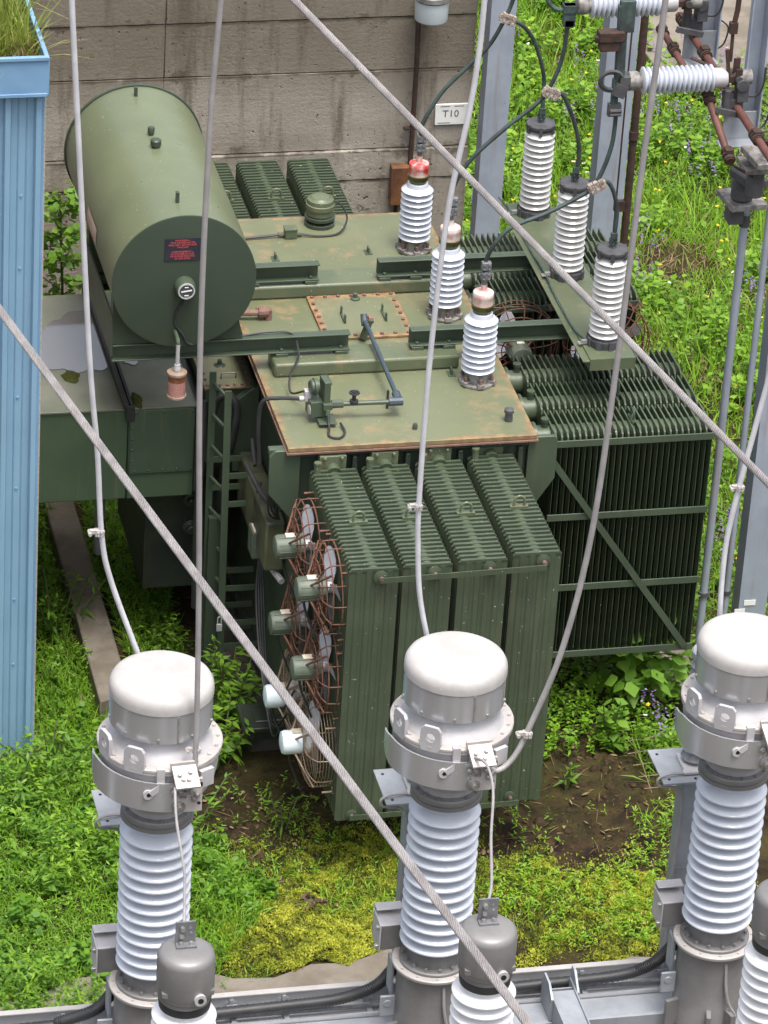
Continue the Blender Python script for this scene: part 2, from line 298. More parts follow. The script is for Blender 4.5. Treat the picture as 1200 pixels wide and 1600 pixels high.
    def bolts(s, c, r, k, axis=(0, 0, 1), br=.012, bh=.014, a0=.2):
        c = Vector(c); ax = Vector(axis).normalized(); t = Vector((1, 0, 0)) if abs(ax.x) < .9 else Vector((0, 1, 0)); u = (t - ax * t.dot(ax)).normalized(); v = ax.cross(u)
        for i in range(k):
            a = a0 + 2 * math.pi * i / k; p = c + (u * math.cos(a) + v * math.sin(a)) * r; s.cyl(p, p + ax * bh, br, br * .9, 6)
        return s
    def pieces(s):
        n = len(s.v); par = list(range(n))
        def find(a):
            while par[a] != a: par[a] = par[par[a]]; a = par[a]
            return a
        for f in s.f:
            r = find(f[0])
            for k in f[1:]: par[find(k)] = r
        roots = {}
        for i, f in enumerate(s.f): roots.setdefault(find(f[0]), []).append(i)
        V = np.array(s.v); cl = []
        for fs in roots.values():
            q = V[sorted({k for i in fs for k in s.f[i]})]; cl.append([q.min(0) - .003, q.max(0) + .003, fs])
        done = False
        while not done:
            done = True
            for i in range(len(cl)):
                for j in range(len(cl) - 1, i, -1):
                    if (cl[i][0] <= cl[j][1]).all() and (cl[j][0] <= cl[i][1]).all():
                        cl[i] = [np.minimum(cl[i][0], cl[j][0]), np.maximum(cl[i][1], cl[j][1]), cl[i][2] + cl[j][2]]; cl.pop(j); done = False
        return [c[2] for c in cl]
    def build(s, name, mat=None, parent=None, smooth=35, bevel=0.0, loc=None):
        if parent is not None and len(s.f) < 4000 and name not in NOSPLIT:
            pc = s.pieces()
            if 2 <= len(pc) <= 40:
                first = None
                for fs in pc:
                    q = MB(); mp = {}
                    for i in fs:
                        for k in s.f[i]:
                            if k not in mp: mp[k] = len(q.v); q.v.append(s.v[k])
                        q.f.append(tuple(mp[k] for k in s.f[i])); q.mi.append(s.mi[i])
                    q.mats = s.mats; o = q.build_one(name, mat, parent, smooth, bevel, loc); first = first or o
                return first
        return s.build_one(name, mat, parent, smooth, bevel, loc)
    def build_one(s, name, mat=None, parent=None, smooth=35, bevel=0.0, loc=None):
        o3 = Vector(parent.matrix_world.translation) if parent is not None and parent.type == 'EMPTY' else (Vector(parent['o3']) if parent is not None else (Vector(loc) if loc is not None else None))
        me = bpy.data.meshes.new(name)
        V = np.array(s.v, dtype=np.float64)
        if o3 is None:
            lo, hi = V.min(0), V.max(0); o3 = Vector(((lo[0] + hi[0]) / 2, (lo[1] + hi[1]) / 2, lo[2]))
        me.from_pydata((V - np.array(o3)).tolist(), [], s.f)
        if mat: me.materials.append(M_[mat])
        else:
            for m in s.mats: me.materials.append(m)
            me.polygons.foreach_set('material_index', s.mi)
        me.polygons.foreach_set('use_smooth', [True] * len(s.f)); me.update()
        me.set_sharp_from_angle(angle=math.radians(smooth))
        ob = bpy.data.objects.new(name, me); COL.objects.link(ob)
        if parent is not None: ob.parent = parent
        else: ob.location = o3
        ob['o3'] = tuple(o3)
        if bevel:
            b = ob.modifiers.new('bevel', 'BEVEL'); b.width = bevel; b.segments = 2; b.limit_method = 'ANGLE'; b.angle_limit = math.radians(50)
        return ob
def spl(pts, n=8):
    P = [Vector(p) for p in pts]; out = []
    for i in range(len(P) - 1):
        a = P[max(i - 1, 0)]; b = P[i]; c = P[i + 1]; d = P[min(i + 2, len(P) - 1)]
        for k in range(n):
            t = k / n; out.append(.5 * ((2 * b) + (c - a) * t + (2 * a - 5 * b + 4 * c - d) * t * t + (3 * b - a - 3 * c + d) * t ** 3))
    out.append(P[-1]); return out
def thing(name, loc, label, cat, group=None):
    o = bpy.data.objects.new(name, None); COL.objects.link(o); o.location = loc; o.empty_display_size = .2
    o['label'] = label; o['category'] = cat; o.matrix_world = Matrix.Translation(loc)
    if group: o['group'] = group
    return o
def tag(o, label=None, cat=None, group=None, kind=None):
    if label: o['label'] = label
    if cat: o['category'] = cat
    if group: o['group'] = group
    if kind: o['kind'] = kind
    return o
KIDS = {}
def dup(root, loc=None, dz=None, parent=None, delta=None):
    """copy a thing or part with its parts and sub-parts"""
    r = root.copy(); COL.objects.link(r)
    if parent is not None: r.parent = parent
    if loc is not None: r.location = loc
    if delta is not None: r.location = Vector(root.location) + Vector(delta)
    for ch in list(root.children):
        c = ch.copy(); COL.objects.link(c); c.parent = r
        for g2 in list(ch.children):
            d = g2.copy(); COL.objects.link(d); d.parent = c
    return r
def text_mesh(name, txt, size, mat, parent, origin, ux, uy, extrude=.001, align='CENTER', spacing=1.0):
    cu = bpy.data.curves.new(name, 'FONT'); cu.body = txt; cu.size = size; cu.extrude = extrude; cu.align_x = align; cu.align_y = 'CENTER'; cu.space_line = spacing; cu.resolution_u = 2
    t = bpy.data.objects.new(name, cu); COL.objects.link(t); dg = bpy.context.evaluated_depsgraph_get(); me = bpy.data.meshes.new_from_object(t.evaluated_get(dg)); bpy.data.objects.remove(t)
    me.name = name; ux = Vector(ux).normalized(); uy = Vector(uy).normalized(); uz = ux.cross(uy); o3 = Vector(parent['o3']) if 'o3' in parent else parent.matrix_world.translation
    m = Matrix.Identity(4)
    for i in range(3): m[i][0] = ux[i]; m[i][1] = uy[i]; m[i][2] = uz[i]
    m.translation = Vector(origin) - Vector(o3); me.transform(m); me.materials.clear(); me.materials.append(M_[mat])
    ob = bpy.data.objects.new(name, me); COL.objects.link(ob); ob.parent = parent; return ob
# ================================================================== SETTING: ground
H = 2.9
def ground_h(x, y):
    return .05 * math.sin(x * .9 + 1.3) * math.sin(y * .7) + .03 * math.sin(x * 2.7 + y * 1.9) - .05
gx = np.concatenate([np.linspace(-250, -14, 14), np.linspace(-12, 16, 113), np.linspace(18, 250, 14)])
gy = np.concatenate([np.linspace(-120, -10, 10), np.linspace(-8, 24, 129), np.linspace(26, 320, 14)])
GX, GY = np.meshgrid(gx, gy)
near = np.clip(1 - np.maximum(np.abs(GX) - 14, 0) / 20, 0, 1) * np.clip(1 - np.maximum(np.abs(GY - 8) - 16, 0) / 20, 0, 1)
GZ = (.05 * np.sin(GX * .9 + 1.3) * np.sin(GY * .7) + .03 * np.sin(GX * 2.7 + GY * 1.9)) * near - .05
mb = MB(); nx = len(gx)
mb.v = list(map(tuple, np.stack([GX.ravel(), GY.ravel(), GZ.ravel()], 1)))
mb.f = [(j * nx + i, j * nx + i + 1, (j + 1) * nx + i + 1, (j + 1) * nx + i) for j in range(len(gy) - 1) for i in range(nx - 1)]
tag(mb.build('ground', 'soil', loc=(0, 0, 0)), kind='structure')
def slab(name, poly, z0, z1, mat='slab'):
    m = MB(); m.prism(poly, 'z', z0, z1); o = m.build(name, mat, bevel=.015); return tag(o, kind='structure')
# worn concrete apron in front, its inner edge irregular under the moss
pol = [(-5.2, -6.5), (2.2, -6.5), (2.2, -3.05)]
for i in range(24):
    x = 2.0 - i * .3; pol.append((x, -2.72 - (.34 if x > -.9 else 0) + .10 * math.sin(x * 3.1) + .06 * math.sin(x * 7.7)))
slab('concrete_apron', pol, -.25, .035)
slab('foundation_kerb', [(1.50, -.55), (1.74, -.55), (1.78, 4.2), (1.54, 4.2)], -.3, .16)
slab('foundation_strip', [(-3.21, .95), (-2.94, 1.05), (-2.93, 4.3), (-3.19, 4.3)], -.3, .10)
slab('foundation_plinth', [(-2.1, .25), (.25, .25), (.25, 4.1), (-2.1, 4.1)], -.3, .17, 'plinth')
slab('concrete_path', [(4.75, 12.6), (6.6, 12.9), (6.5, 15.6), (4.7, 15.3)], -.2, .10)

# ================================================================== concrete wall with its fittings
wall = thing('concrete_wall', (-4, 6.4, 0), 'tall weathered grey brown concrete wall with mossy pour joints behind the transformer', 'wall')
lifts = [(0, .6), (.6, 1.35), (1.35, 2.04), (2.04, 2.335), (2.335, 3.11), (3.11, 3.63), (3.63, 4.14)]
m = MB()
for i, (a, b) in enumerate(lifts):
    xs = [-14, -7.2, -1.85, .99] if i in (4, 5, 6) else [-14, -4.6, .99]
    if i in (0, 1, 2, 3): xs = [-14, -3.9, .99]
    off = .0 if i > 3 else -.03
    for k in range(len(xs) - 1):
        m.box(xs[k] + (.003 if k else 0), xs[k + 1] - .003, 6.4 + off + .003 * ((i * 7 + k * 3) % 3), 7.3, a + .004, b - .004)
m.box(-14, .97, 6.425, 7.28, -.3, 4.12)
wl = m.build('wall_body', 'concrete', wall, bevel=.005)
t = thing('equipment_sign', (.81, 6.4, 2.6), 'small white sign reading T10 on the concrete wall near its right end', 'sign')
m = MB(); m.box(.655, .965, 6.378, 6.392, 2.555, 2.765); m.build('sign_plate', 'white', t, bevel=.006)
text_mesh('lettering', 'T10', .098, 'ink', t, (.80, 6.3765, 2.665), (1, 0, 0), (0, 0, 1))
m = MB().mat('ink'); m.box(.70, .79, 6.376, 6.377, 2.738, 2.744); m.box(.83, .92, 6.376, 6.377, 2.738, 2.744); m.box(.68, .80, 6.376, 6.377, 2.575, 2.581); m.build('small_print', None, t)
t = thing('wall_lamp', (.5, 6.2, 3.4), 'round grey lamp with a stained top hanging high on the concrete wall', 'lamp')
LZ = .30
MB().lathe([(.001, 3.40), (.145, 3.405), (.15, 3.42), (.152, 3.60), (.145, 3.61)], (.5, 6.16, LZ)).build('lamp_glass', 'lampgrey', t)
MB().lathe([(.155, 3.595), (.168, 3.61), (.168, 3.65), (.10, 3.69), (.05, 3.715), (.03, 3.72), (.03, 3.78)], (.5, 6.16, LZ)).build('lamp_hood', 'dirty_base', t)
m = MB(); m.tube(spl([(.5, 6.16, 4.06), (.5, 6.17, 4.22), (.5, 6.3, 4.26), (.5, 6.5, 4.26), (.5, 6.52, 4.10)]), .02); m.build('lamp_bracket', 'galv', t)
t = thing('junction_box', (.38, 6.4, 1.9), 'rust stained steel junction box on the concrete wall behind the red capped bushing', 'box')
MB().box(.26, .58, 6.25, 6.37, 1.84, 2.20).build('box_body', 'rustbox', t, bevel=.01)
MB().box(.25, .59, 6.235, 6.249, 1.83, 2.21).build('box_door', 'rustbox', t, bevel=.006)
m = MB(); m.tube([(.44, 6.33, 2.2), (.44, 6.33, 3.2), (.43, 6.33, 3.58), (.43, 6.36, 3.62), (.43, 6.42, 3.63)], .024); m.box(.36, .50, 6.315, 6.369, 2.545, 2.565)
m.tube([(.33, 6.33, 1.85), (.33, 6.33, .2)], .018); tag(m.build('conduit_pipe', 'rust'), 'thin rusty conduit pipe running up the concrete wall from the junction box', 'pipe')

# ================================================================== blue clad shed on the left
shed = thing('metal_shed', (-5.5, 2, 0), 'sky blue corrugated metal building at the left edge of the photo', 'building')
m = MB(); xr, yf = -3.84, .497; prof = []; x = xr
while x > -8.6:
    prof += [(x, yf), (x - .012, yf - .045), (x - .05, yf - .045), (x - .062, yf)]
    x -= .062
    for k in range(2): prof += [(x - .045, yf), (x - .053, yf - .010), (x - .061, yf)]; x -= .061
    x -= .045
prof2 = prof + [(prof[-1][0], yf + .06), (xr, yf + .06)]
m.prism(prof2, 'z', -.08, 5.76)
m.box(xr - 4.7, xr - .02, yf + .05, 6.2, -.1, 5.74)
m.build('siding', 'blue', shed)
m = MB(); m.box(xr - .012, xr + .012, yf - .02, yf + .10, -.08, 5.76); m.build('corner_trim', 'blue_fascia', shed)
m = MB(); m.box(xr + .012, xr + .030, yf + .02, 6.2, -.08, 5.74); m.build('foam_edge', 'pale_edge', shed)
m = MB(); m.box(-8.6, xr + .034, yf - .09, yf - .045, 5.75, 6.05); m.box(xr + .001, xr + .034, yf - .044, 6.2, 5.75, 6.05); m.box(-8.6, xr + .03, yf - .105, yf - .091, 6.03, 6.06); m.box(-8.6, xr + .02, yf - .10, yf - .091, 5.74, 5.77)
m.build('fascia', 'blue_fascia', shed, bevel=.006)
m = MB(); m.box(-8.6, xr, yf - .044, 6.2, 5.78, 5.93); m.build('roof', 'soil', shed)
m = MB()
for z in (4.9, 4.3, 3.2, 2.4, 1.4, .8):
    for xx in (xr - .15, xr - .365): m.lathe([(.012, 0), (.01, .006), (.001, .008)], (xx, yf - .002, z), (0, -1, 0), 8)
m.build('screws', 'blue_fascia', shed)

# ================================================================== TRANSFORMER
T = thing('power_transformer', (-1, 2, 0), 'large dark green power transformer with radiators, conservator drum and porcelain bushings', 'transformer')
def part(mb, name, mat, bevel=0, parent=None, label=None, smooth=35):
    o = mb.build(name, mat, parent or T, smooth, bevel)
    if label: o['label'] = label
    return o
m = MB(); m.box(-1.86, -.05, .09, 3.84, .35, 2.83)
for xx in (-1.62, -1.2, -.78, -.3): m.box(xx + .17, xx + .21, .03, .09, .5, 2.78)
m.box(-1.90, -.03, .05, 3.88, 2.78, 2.845); part(m, 'tank', 'green_dark', .012)  # tank colour darkened to hold the deep shade along its side
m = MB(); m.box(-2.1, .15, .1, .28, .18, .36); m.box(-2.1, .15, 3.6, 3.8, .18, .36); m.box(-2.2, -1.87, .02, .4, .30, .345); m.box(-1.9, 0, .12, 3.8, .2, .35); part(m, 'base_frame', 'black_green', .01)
m = MB(); m.box(-1.97, -.0, .0, 3.96, 2.862, 2.9); 
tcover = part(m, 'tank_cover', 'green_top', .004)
# re-centre the cover so that its material knows the distance to its edges
def recenter(o, c):
    c = Vector(c); base = Vector(o['o3']); o.data.transform(Matrix.Translation(base - c)); o.location = Vector(o.location) + (c - base); o['o3'] = tuple(c)
recenter(tcover, (-.985, 1.98, 2.9))
m = MB(); m.box(-1.98, .012, -.012, 3.97, 2.846, 2.859); part(m, 'cover_gasket', 'gasket')
# raised channel boxes across the cover
for y0, y1, xa, xb in ((1.13, 1.42, -1.86, -.36), (2.46, 2.74, -1.9, -.14)):
    m = MB(); m.box(xa, xb, y0, y1, 2.9, 3.02); part(m, 'cover_channel', 'green_old', .022)
m = MB(); m.box(-1.34, -.60, 1.70, 2.45, 2.902, 2.925); man = part(m, 'manhole_cover', 'green_man', .004); recenter(man, (-.97, 2.075, 2.92))
m = MB()
for i in range(7):
    for x, y in ((-1.30 + i * .11, 1.735), (-1.30 + i * .11, 2.415)): m.lathe([(.016, 0), (.016, .014), (.001, .02)], (x, y, 2.925), n=6)
    if 0 < i < 6:
        for x in (-1.31, -.635): m.lathe([(.016, 0), (.016, .014), (.001, .02)], (x, 1.735 + i * .113, 2.925), n=6)
part(m, 'cover_bolt', 'bolt_rust', parent=man)
m = MB()
for x in (-1.12, -.78): m.box(x - .008, x + .008, 1.94, 2.12, 2.925, 2.945); m.box(x - .006, x + .006, 1.94, 1.97, 2.94, 3.0); m.box(x - .006, x + .006, 2.09, 2.12, 2.94, 3.0)
m.lathe([(.04, 0), (.04, .012), (.02, .02), (.02, .05), (.001, .055)], (-.95, 2.36, 2.925), n=12)
part(m, 'cover_handle', 'green', parent=man)
# support beams (channels) : the left pair carry the conservator, the right pair the arrester platform
def channel(xa, xb, y, z0, z1):
    m = MB(); m.box(xa, xb, y, y + .012, z0, z1); m.box(xa, xb, y - .075, y - .001, z1 - .012, z1); m.box(xa, xb, y - .075, y - .001, z0, z0 + .012); return m
for y in (1.33, 2.55):
    for xa, xb in ((-3.14, -1.23), (-.74, .93)):
        m = channel(xa, xb, y, 3.05, 3.195)
        for xf in ((xb - .07, -1.78) if xa < -3 else (xa + .06, -.42)): m.box(xf - .05, xf + .05, y - .08, y + .02, 3.018, 3.048); m.cyl((xf, y - .04, 3.062), (xf, y - .04, 3.08), .018, n=6)
        part(m, 'support_beam', 'green', .004)
# ---- conservator
cx, cz, cr, ya, yb = -2.60, 3.765, .565, 1.18, 3.62
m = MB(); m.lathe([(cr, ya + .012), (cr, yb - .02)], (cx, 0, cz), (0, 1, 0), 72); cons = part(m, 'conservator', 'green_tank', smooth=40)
m = MB(); m.lathe([(.001, ya - .0), (cr - .012, ya), (cr + .004, ya + .004), (cr + .004, ya + .016), (cr - .01, ya + .018)], (cx, 0, cz), (0, 1, 0), 72); part(m, 'end_plate', 'green_dark', parent=cons, label='dark green flat front end of the drum')  # same paint as the drum, darkened in colour for its shaded end
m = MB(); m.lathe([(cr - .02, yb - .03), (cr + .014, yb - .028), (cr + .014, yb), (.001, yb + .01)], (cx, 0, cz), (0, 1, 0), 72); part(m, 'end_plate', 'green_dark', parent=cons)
m = MB()
for yy in (1.27, 2.5): m.prism([(cx - .54, 3.2), (cx + .50, 3.2), (cx + .45, 3.43), (cx + .2, 3.24), (cx, 3.205), (cx - .2, 3.24), (cx - .45, 3.43), (cx - .54, 3.62)], 'y', yy, yy + .1)
m.box(cx - .55, cx - .535, 1.25, 2.64, 3.1, 3.45)
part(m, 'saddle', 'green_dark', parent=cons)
for yy, hh in ((3.42, .075), (1.44, .085)):
    m = MB(); m.box(-2.63 - .012, -2.63 + .012, yy - .02, yy + .02, cz + cr - .02, cz + cr + hh); part(m, 'lifting_lug', 'green_dark', parent=cons)
for yy, rr in ((2.67, .022), (2.44, .034)):
    m = MB(); zc = cz + cr - .012; m.lathe([(rr, zc), (rr, zc + .03), (rr * 1.3, zc + .03), (rr * 1.3, zc + .07), (rr, zc + .08)], (-2.63, yy, 0), n=12); part(m, 'filler_cap', 'green_dark', parent=cons)
m = MB().mat('green'); m.lathe([(.082, -.01), (.085, .05), (.075, .09), (.06, .10)], (-2.60, ya, 3.735), (0, -1, 0), 28)
m.mat('alu'); m.lathe([(.066, .095), (.066, .108), (.056, .108), (.056, .10)], (-2.60, ya, 3.735), (0, -1, 0), 28)
m.mat('glass'); m.lathe([(.056, .09), (.056, .103), (.001, .105)], (-2.60, ya, 3.735), (0, -1, 0), 28)
m.mat('white'); m.obox((-2.60, ya - .106, 3.738), (.085, .002, .012), (0, math.radians(-8), 0)); m.obox((-2.60, ya - .106, 3.77), (.03, .002, .008)); m.obox((-2.60, ya - .106, 3.70), (.035, .002, .009))
gauge = part(m, 'level_gauge', None, parent=cons)
m = MB(); m.tube(spl([(-2.60, ya - .05, 3.66), (-2.61, ya - .02, 3.60), (-2.66, ya - .012, 3.50), (-2.66, ya - .012, 3.40), (-2.60, ya - .014, 3.31), (-2.57, ya - .01, 3.24), (-2.52, ya, 3.21)]), .009); part(m, 'gauge_cable', 'black', parent=cons)
wsn = MB(); wsn.box(-2.765, -2.485, ya - .006, ya - .001, 3.955, 4.145); wsn = part(wsn, 'warning_plate', 'sign_navy', parent=cons)
m_ = text_mesh('lettering', "WARNING—\nTHIS CONSERVATOR\nWILL NOT WITHSTAND\nVACUUM\n \nAVERTISSEMENT—\nCE CONSERVATEUR\nNE SUPPORTERA PAS\nLE VIDE D'AIR", .0205, 'red_ink', cons, (-2.625, ya - .0072, 4.05), (1, 0, 0), (0, 0, 1), .0006, spacing=.95)
def patch(a0, a1, y0, y1, rr):
    m = MB(); n = 6; vs = []
    for k in (0, 1):
        for i in range(n + 1):
            a = math.radians(a0 + (a1 - a0) * i / n)
            for y in (y0, y1): vs.append((cx + math.cos(a) * (rr + k * .003), y, cz + math.sin(a) * (rr + k * .003)))
    q = (n + 1) * 2; fs = [(q + 2 * i, q + 2 * i + 1, q + 2 * i + 3, q + 2 * i + 2) for i in range(n)]
    return m.add(vs, fs)
part(patch(186, 172, 1.98, 2.42, cr + .001), 'side_plate', 'pink', parent=cons, label='faded pink sticker on the drum side')
m = MB().mat('alu'); m.tube([(-2.66, 1.03, 3.30), (-2.66, 1.03, 3.10)], .016); m.lathe([(.026, 3.06), (.03, 3.075), (.03, 3.095), (.024, 3.11), (.024, 3.125)], (-2.66, 1.03, 0), n=12)
m.mat('gel_top'); m.lathe([(.07, 2.985), (.07, 3.055), (.03, 3.06)], (-2.66, 1.03, 0), n=28)
m.mat('gel'); m.lathe([(.07, 2.86), (.07, 2.985)], (-2.66, 1.03, 0), n=28)
m.mat('clear'); m.lathe([(.078, 2.845), (.078, 2.86), (.071, 2.862)], (-2.66, 1.03, 0), n=28); m.lathe([(.072, 3.04), (.078, 3.042), (.078, 3.06), (.07, 3.062)], (-2.66, 1.03, 0), n=28)
m.mat('green'); m.tube(spl([(-2.66, 1.03, 3.28), (-2.66, 1.05, 3.33), (-2.66, 1.2, 3.34)]), .016)
part(m, 'breather', None, parent=cons, label='hanging desiccant cup, brown above pink')
# ---- radiators
def radiator(axis, x0, x1, y0, y1, z0, z1, n, hp, flutes=4):
    """plates stacked along `axis`; returns the plates' MB"""
    m = MB(); W = (x1 - x0) if axis == 'y' else (y1 - y0); L = (y1 - y0) if axis == 'y' else (x1 - x0); p = L / (n - 1)
    K = 1 if axis == 'y' else .55; half = [(0, .003 * K), (.02, .007 * K)]
    for k in range(flutes):
        a = .035 + (W - .07) * k / flutes; b = .035 + (W - .07) * (k + 1) / flutes; d = (b - a)
        half += [(a + .01, .007 * K), (a + .022, .0155 * K), (b - .022, .0155 * K), (b - .01, .007 * K)]
    half += [(W - .02, .007 * K), (W, .003 * K)]
    outl = [(u, -t) for u, t in half] + [(u, t) for u, t in reversed(half)]
    for i in range(n):
        c = (y0 if axis == 'y' else x0) + p * i
        if axis == 'y': poly = [(x0 + u, c + t) for u, t in outl]
        else: poly = [(c + t, y0 + u) for u, t in outl]
        m.prism(poly, 'z', z0 + .012, z1 - (.02 if axis == 'y' else .055))
        # rolled top and bottom lips with cropped corners
        if axis == 'y':
            m.prism([(x0 + .0, z1 - .022), (x0 + .018, z1), (x1 - .018, z1), (x1, z1 - .022)], 'y', c - .0125, c + .0125); m.prism([(x0, z0 + .014), (x0 + .018, z0), (x1 - .018, z0), (x1, z0 + .014)], 'y', c - .009, c + .009)
        else:
            m.prism([(y0 + .0, z1 - .06), (y0 + .012, z1 - .022), (y0 + .05, z1), (y1 - .004, z1), (y1, z1 - .022), (y1, z1 - .06)], 'x', c - .0065, c + .0065); m.prism([(y0, z0 + .014), (y0 + .018, z0), (y1 - .018, z0), (y1, z0 + .014)], 'x', c - .005, c + .005)
    return m
def eye(mb, c, axis):
    c = Vector(c); u = Vector((1, 0, 0)) if axis == 'y' else Vector((0, 1, 0))
    mb.obox(c + Vector((0, 0, .004)), (.14, .035, .012) if axis == 'y' else (.035, .14, .012))
    mb.tube([c - u * .042, c - u * .042 + Vector((0, 0, .05))] + [c + u * (-math.cos(a) * .042) + Vector((0, 0, .05 + math.sin(a) * .042)) for a in (.5, 1, 1.57, 2.1, 2.6)] + [c + u * .042 + Vector((0, 0, .05)), c + u * .042], .0105, 8); return mb
XF = [-1.805, -1.392, -.965, -.537]; WF = .375
def header(mb, axis, a0, a1, cxy, z, r):
    if axis == 'y': mb.cyl((cxy, a0, z), (cxy, a1, z), r, n=20)
    else: mb.cyl((a0, cxy, z), (a1, cxy, z), r, n=20)
    return mb
def make_front(x0, y0, y1, front=True):
    o = part(radiator('y', x0, x0 + WF, y0, y1, .495, 2.73, 26, .05), 'radiator', 'green_fin', parent=T)
    xc = x0 + WF / 2; s = 1 if front else -1; yin = (y1 if front else y0); yt = .07 if front else 3.86
    m = MB(); header(m, 'y', y0 + .005, y1 - .02, xc, 2.672, .055); m.cyl((xc, yin, 2.665), (xc, yt, 2.665), .055, n=20)
    m.cyl((xc, yin - s * .01, 2.70), (xc, yin + s * .1, 2.72), .06, .055, n=18); m.cyl((xc, yt - s * .0, 2.75), (xc, yin + s * .06, 2.74), .055, n=18)
    header(m, 'y', y0 + .02, yt, xc, .58, .05); part(m, 'header_pipe', 'hdr', parent=o)
    m = MB(); yfl = yt - s * .035
    m.obox((xc, yfl, 2.745), (.21, .03, .17)); m.obox((xc, yfl - s * .05, 2.745), (.21, .024, .16))
    m.bolts((xc, yfl - s * .06, 2.745), .095, 4, (0, -s, 0), .016, .03, .785); part(m, 'pipe_flange', 'green_old', .004, parent=o)
    m = MB(); m.cyl((x0 + .05, yin - s * .03, 2.72), (x0 + .05, yin - s * .03, 2.80), .026, n=10); m.cyl((x0 + .05, yin - s * .03, 2.80), (x0 + .05, yin - s * .03, 2.82), .031, n=6); part(m, 'vent_plug', 'green_old', parent=o)
    part(eye(MB(), (xc + .02, (y0 * .55 + y1 * .45), 2.735), 'y'), 'lifting_eye', 'green_old', parent=o)
    m = MB(); m.lathe([(.055, 0), (.055, .012), (.03, .02), (.022, .022)], (xc + .05, y0 - .012, 2.655), (0, -1, 0), 20);
    m.lathe([(.045, 0), (.045, .012), (.02, .02)], (xc - .06, y0 - .012, .55), (0, -1, 0), 18); part(m, 'end_boss', 'green_fin', parent=o)
    m = MB(); m.lathe([(.018, .0), (.018, .05), (.001, .055)], (xc + .05, y0 - .015, 2.655), (0, -1, 0), 8); m.lathe([(.016, 0), (.016, .045), (.001, .05)], (xc - .06, y0 - .015, .55), (0, -1, 0), 8); part(m, 'tie_bolt', 'bolt_rust', parent=o)
    return o
f0 = make_front(XF[0], -1.55, -.07)
for k in range(1, 4): dup(f0, parent=T, delta=(XF[k] - XF[0], (0, .02, .04, .09)[k], 0))
r0 = make_front(XF[0], 4.03, 5.42, False)
for k in range(1, 3): dup(r0, parent=T, delta=(XF[k] - XF[0] + .03 * k, 0, 0))
def flat(m, p0, p1, w, t, up): return m.bar(p0, p1, w, t, up)
m = MB(); m.bar((-1.58, -1.612, 2.652), (-.30, -1.57, 2.652), .01, .045); part(m, 'tie_bar', 'green_fin')
m = MB(); m.bar((-1.70, -1.612, .55), (-.36, -1.57, .55), .01, .045); part(m, 'tie_bar', 'green_fin')
# right hand banks: plates stacked along x
def make_right(y0):
    W = .42; o = part(radiator('x', .20, 1.475, y0, y0 + W, .75, 2.80, 27, .05), 'radiator', 'rib', parent=T); yc = y0 + W / 2
    m = MB(); header(m, 'x', -.06, 1.47, yc + .0, 2.672, .102); header(m, 'x', -.06, 1.45, yc, .86, .06); part(m, 'header_pipe', 'hdr', parent=o)
    m = MB(); m.cyl((.155, yc, 2.72), (.155, yc, 2.82), .028, n=12); m.cyl((.155, yc, 2.82), (.155, yc, 2.845), .034, n=12); m.cyl((.02, yc, 2.675), (.05, yc, 2.675), .13, n=20); m.cyl((.055, yc, 2.675), (.08, yc, 2.675), .13, n=20); part(m, 'pipe_flange', 'green_fin', parent=o)
    part(eye(MB(), (.86, yc - .02, 2.81), 'x'), 'lifting_eye', 'green_fin', parent=o)
    return o
q0 = make_right(.14)
for yy in (.60, 1.06, 2.42, 2.86, 3.27): dup(q0, parent=T, delta=(0, yy - .14, 0))
for yq in (.125, 2.405):
    for z in (2.735, 2.07, 1.42, .79):
        m = MB(); m.box(.17, 1.485, yq - .012, yq, z - .03, z + .03); part(m, 'brace_bar', 'green', .003)
m = MB(); m.bar((.09, .10, 2.72), (1.42, .10, .80), .05, .010, (0, 1, 0)); part(m, 'diagonal_brace', 'green')
# lifting lugs at the corners
for s, x0 in ((-1, -1.86), (1, -.05)):
    m = MB(); m.prism([(x0, 1.9), (x0 + s * .06, 2.2), (x0 + s * .235, 2.48), (x0 + s * .235, 2.82), (x0 + s * .21, 2.855), (x0, 2.855)] if s > 0 else [(x0, 1.9), (x0 + s * .02, 2.2), (x0 + s * .24, 2.48), (x0 + s * .24, 2.80), (x0 + s * .20, 2.855), (x0, 2.855)], 'y', .045, .085)
    if s < 0: m.box(x0 - .24, x0, .0851, .15, 2.80, 2.85)
    part(m, 'jacking_lug', 'green', .006)
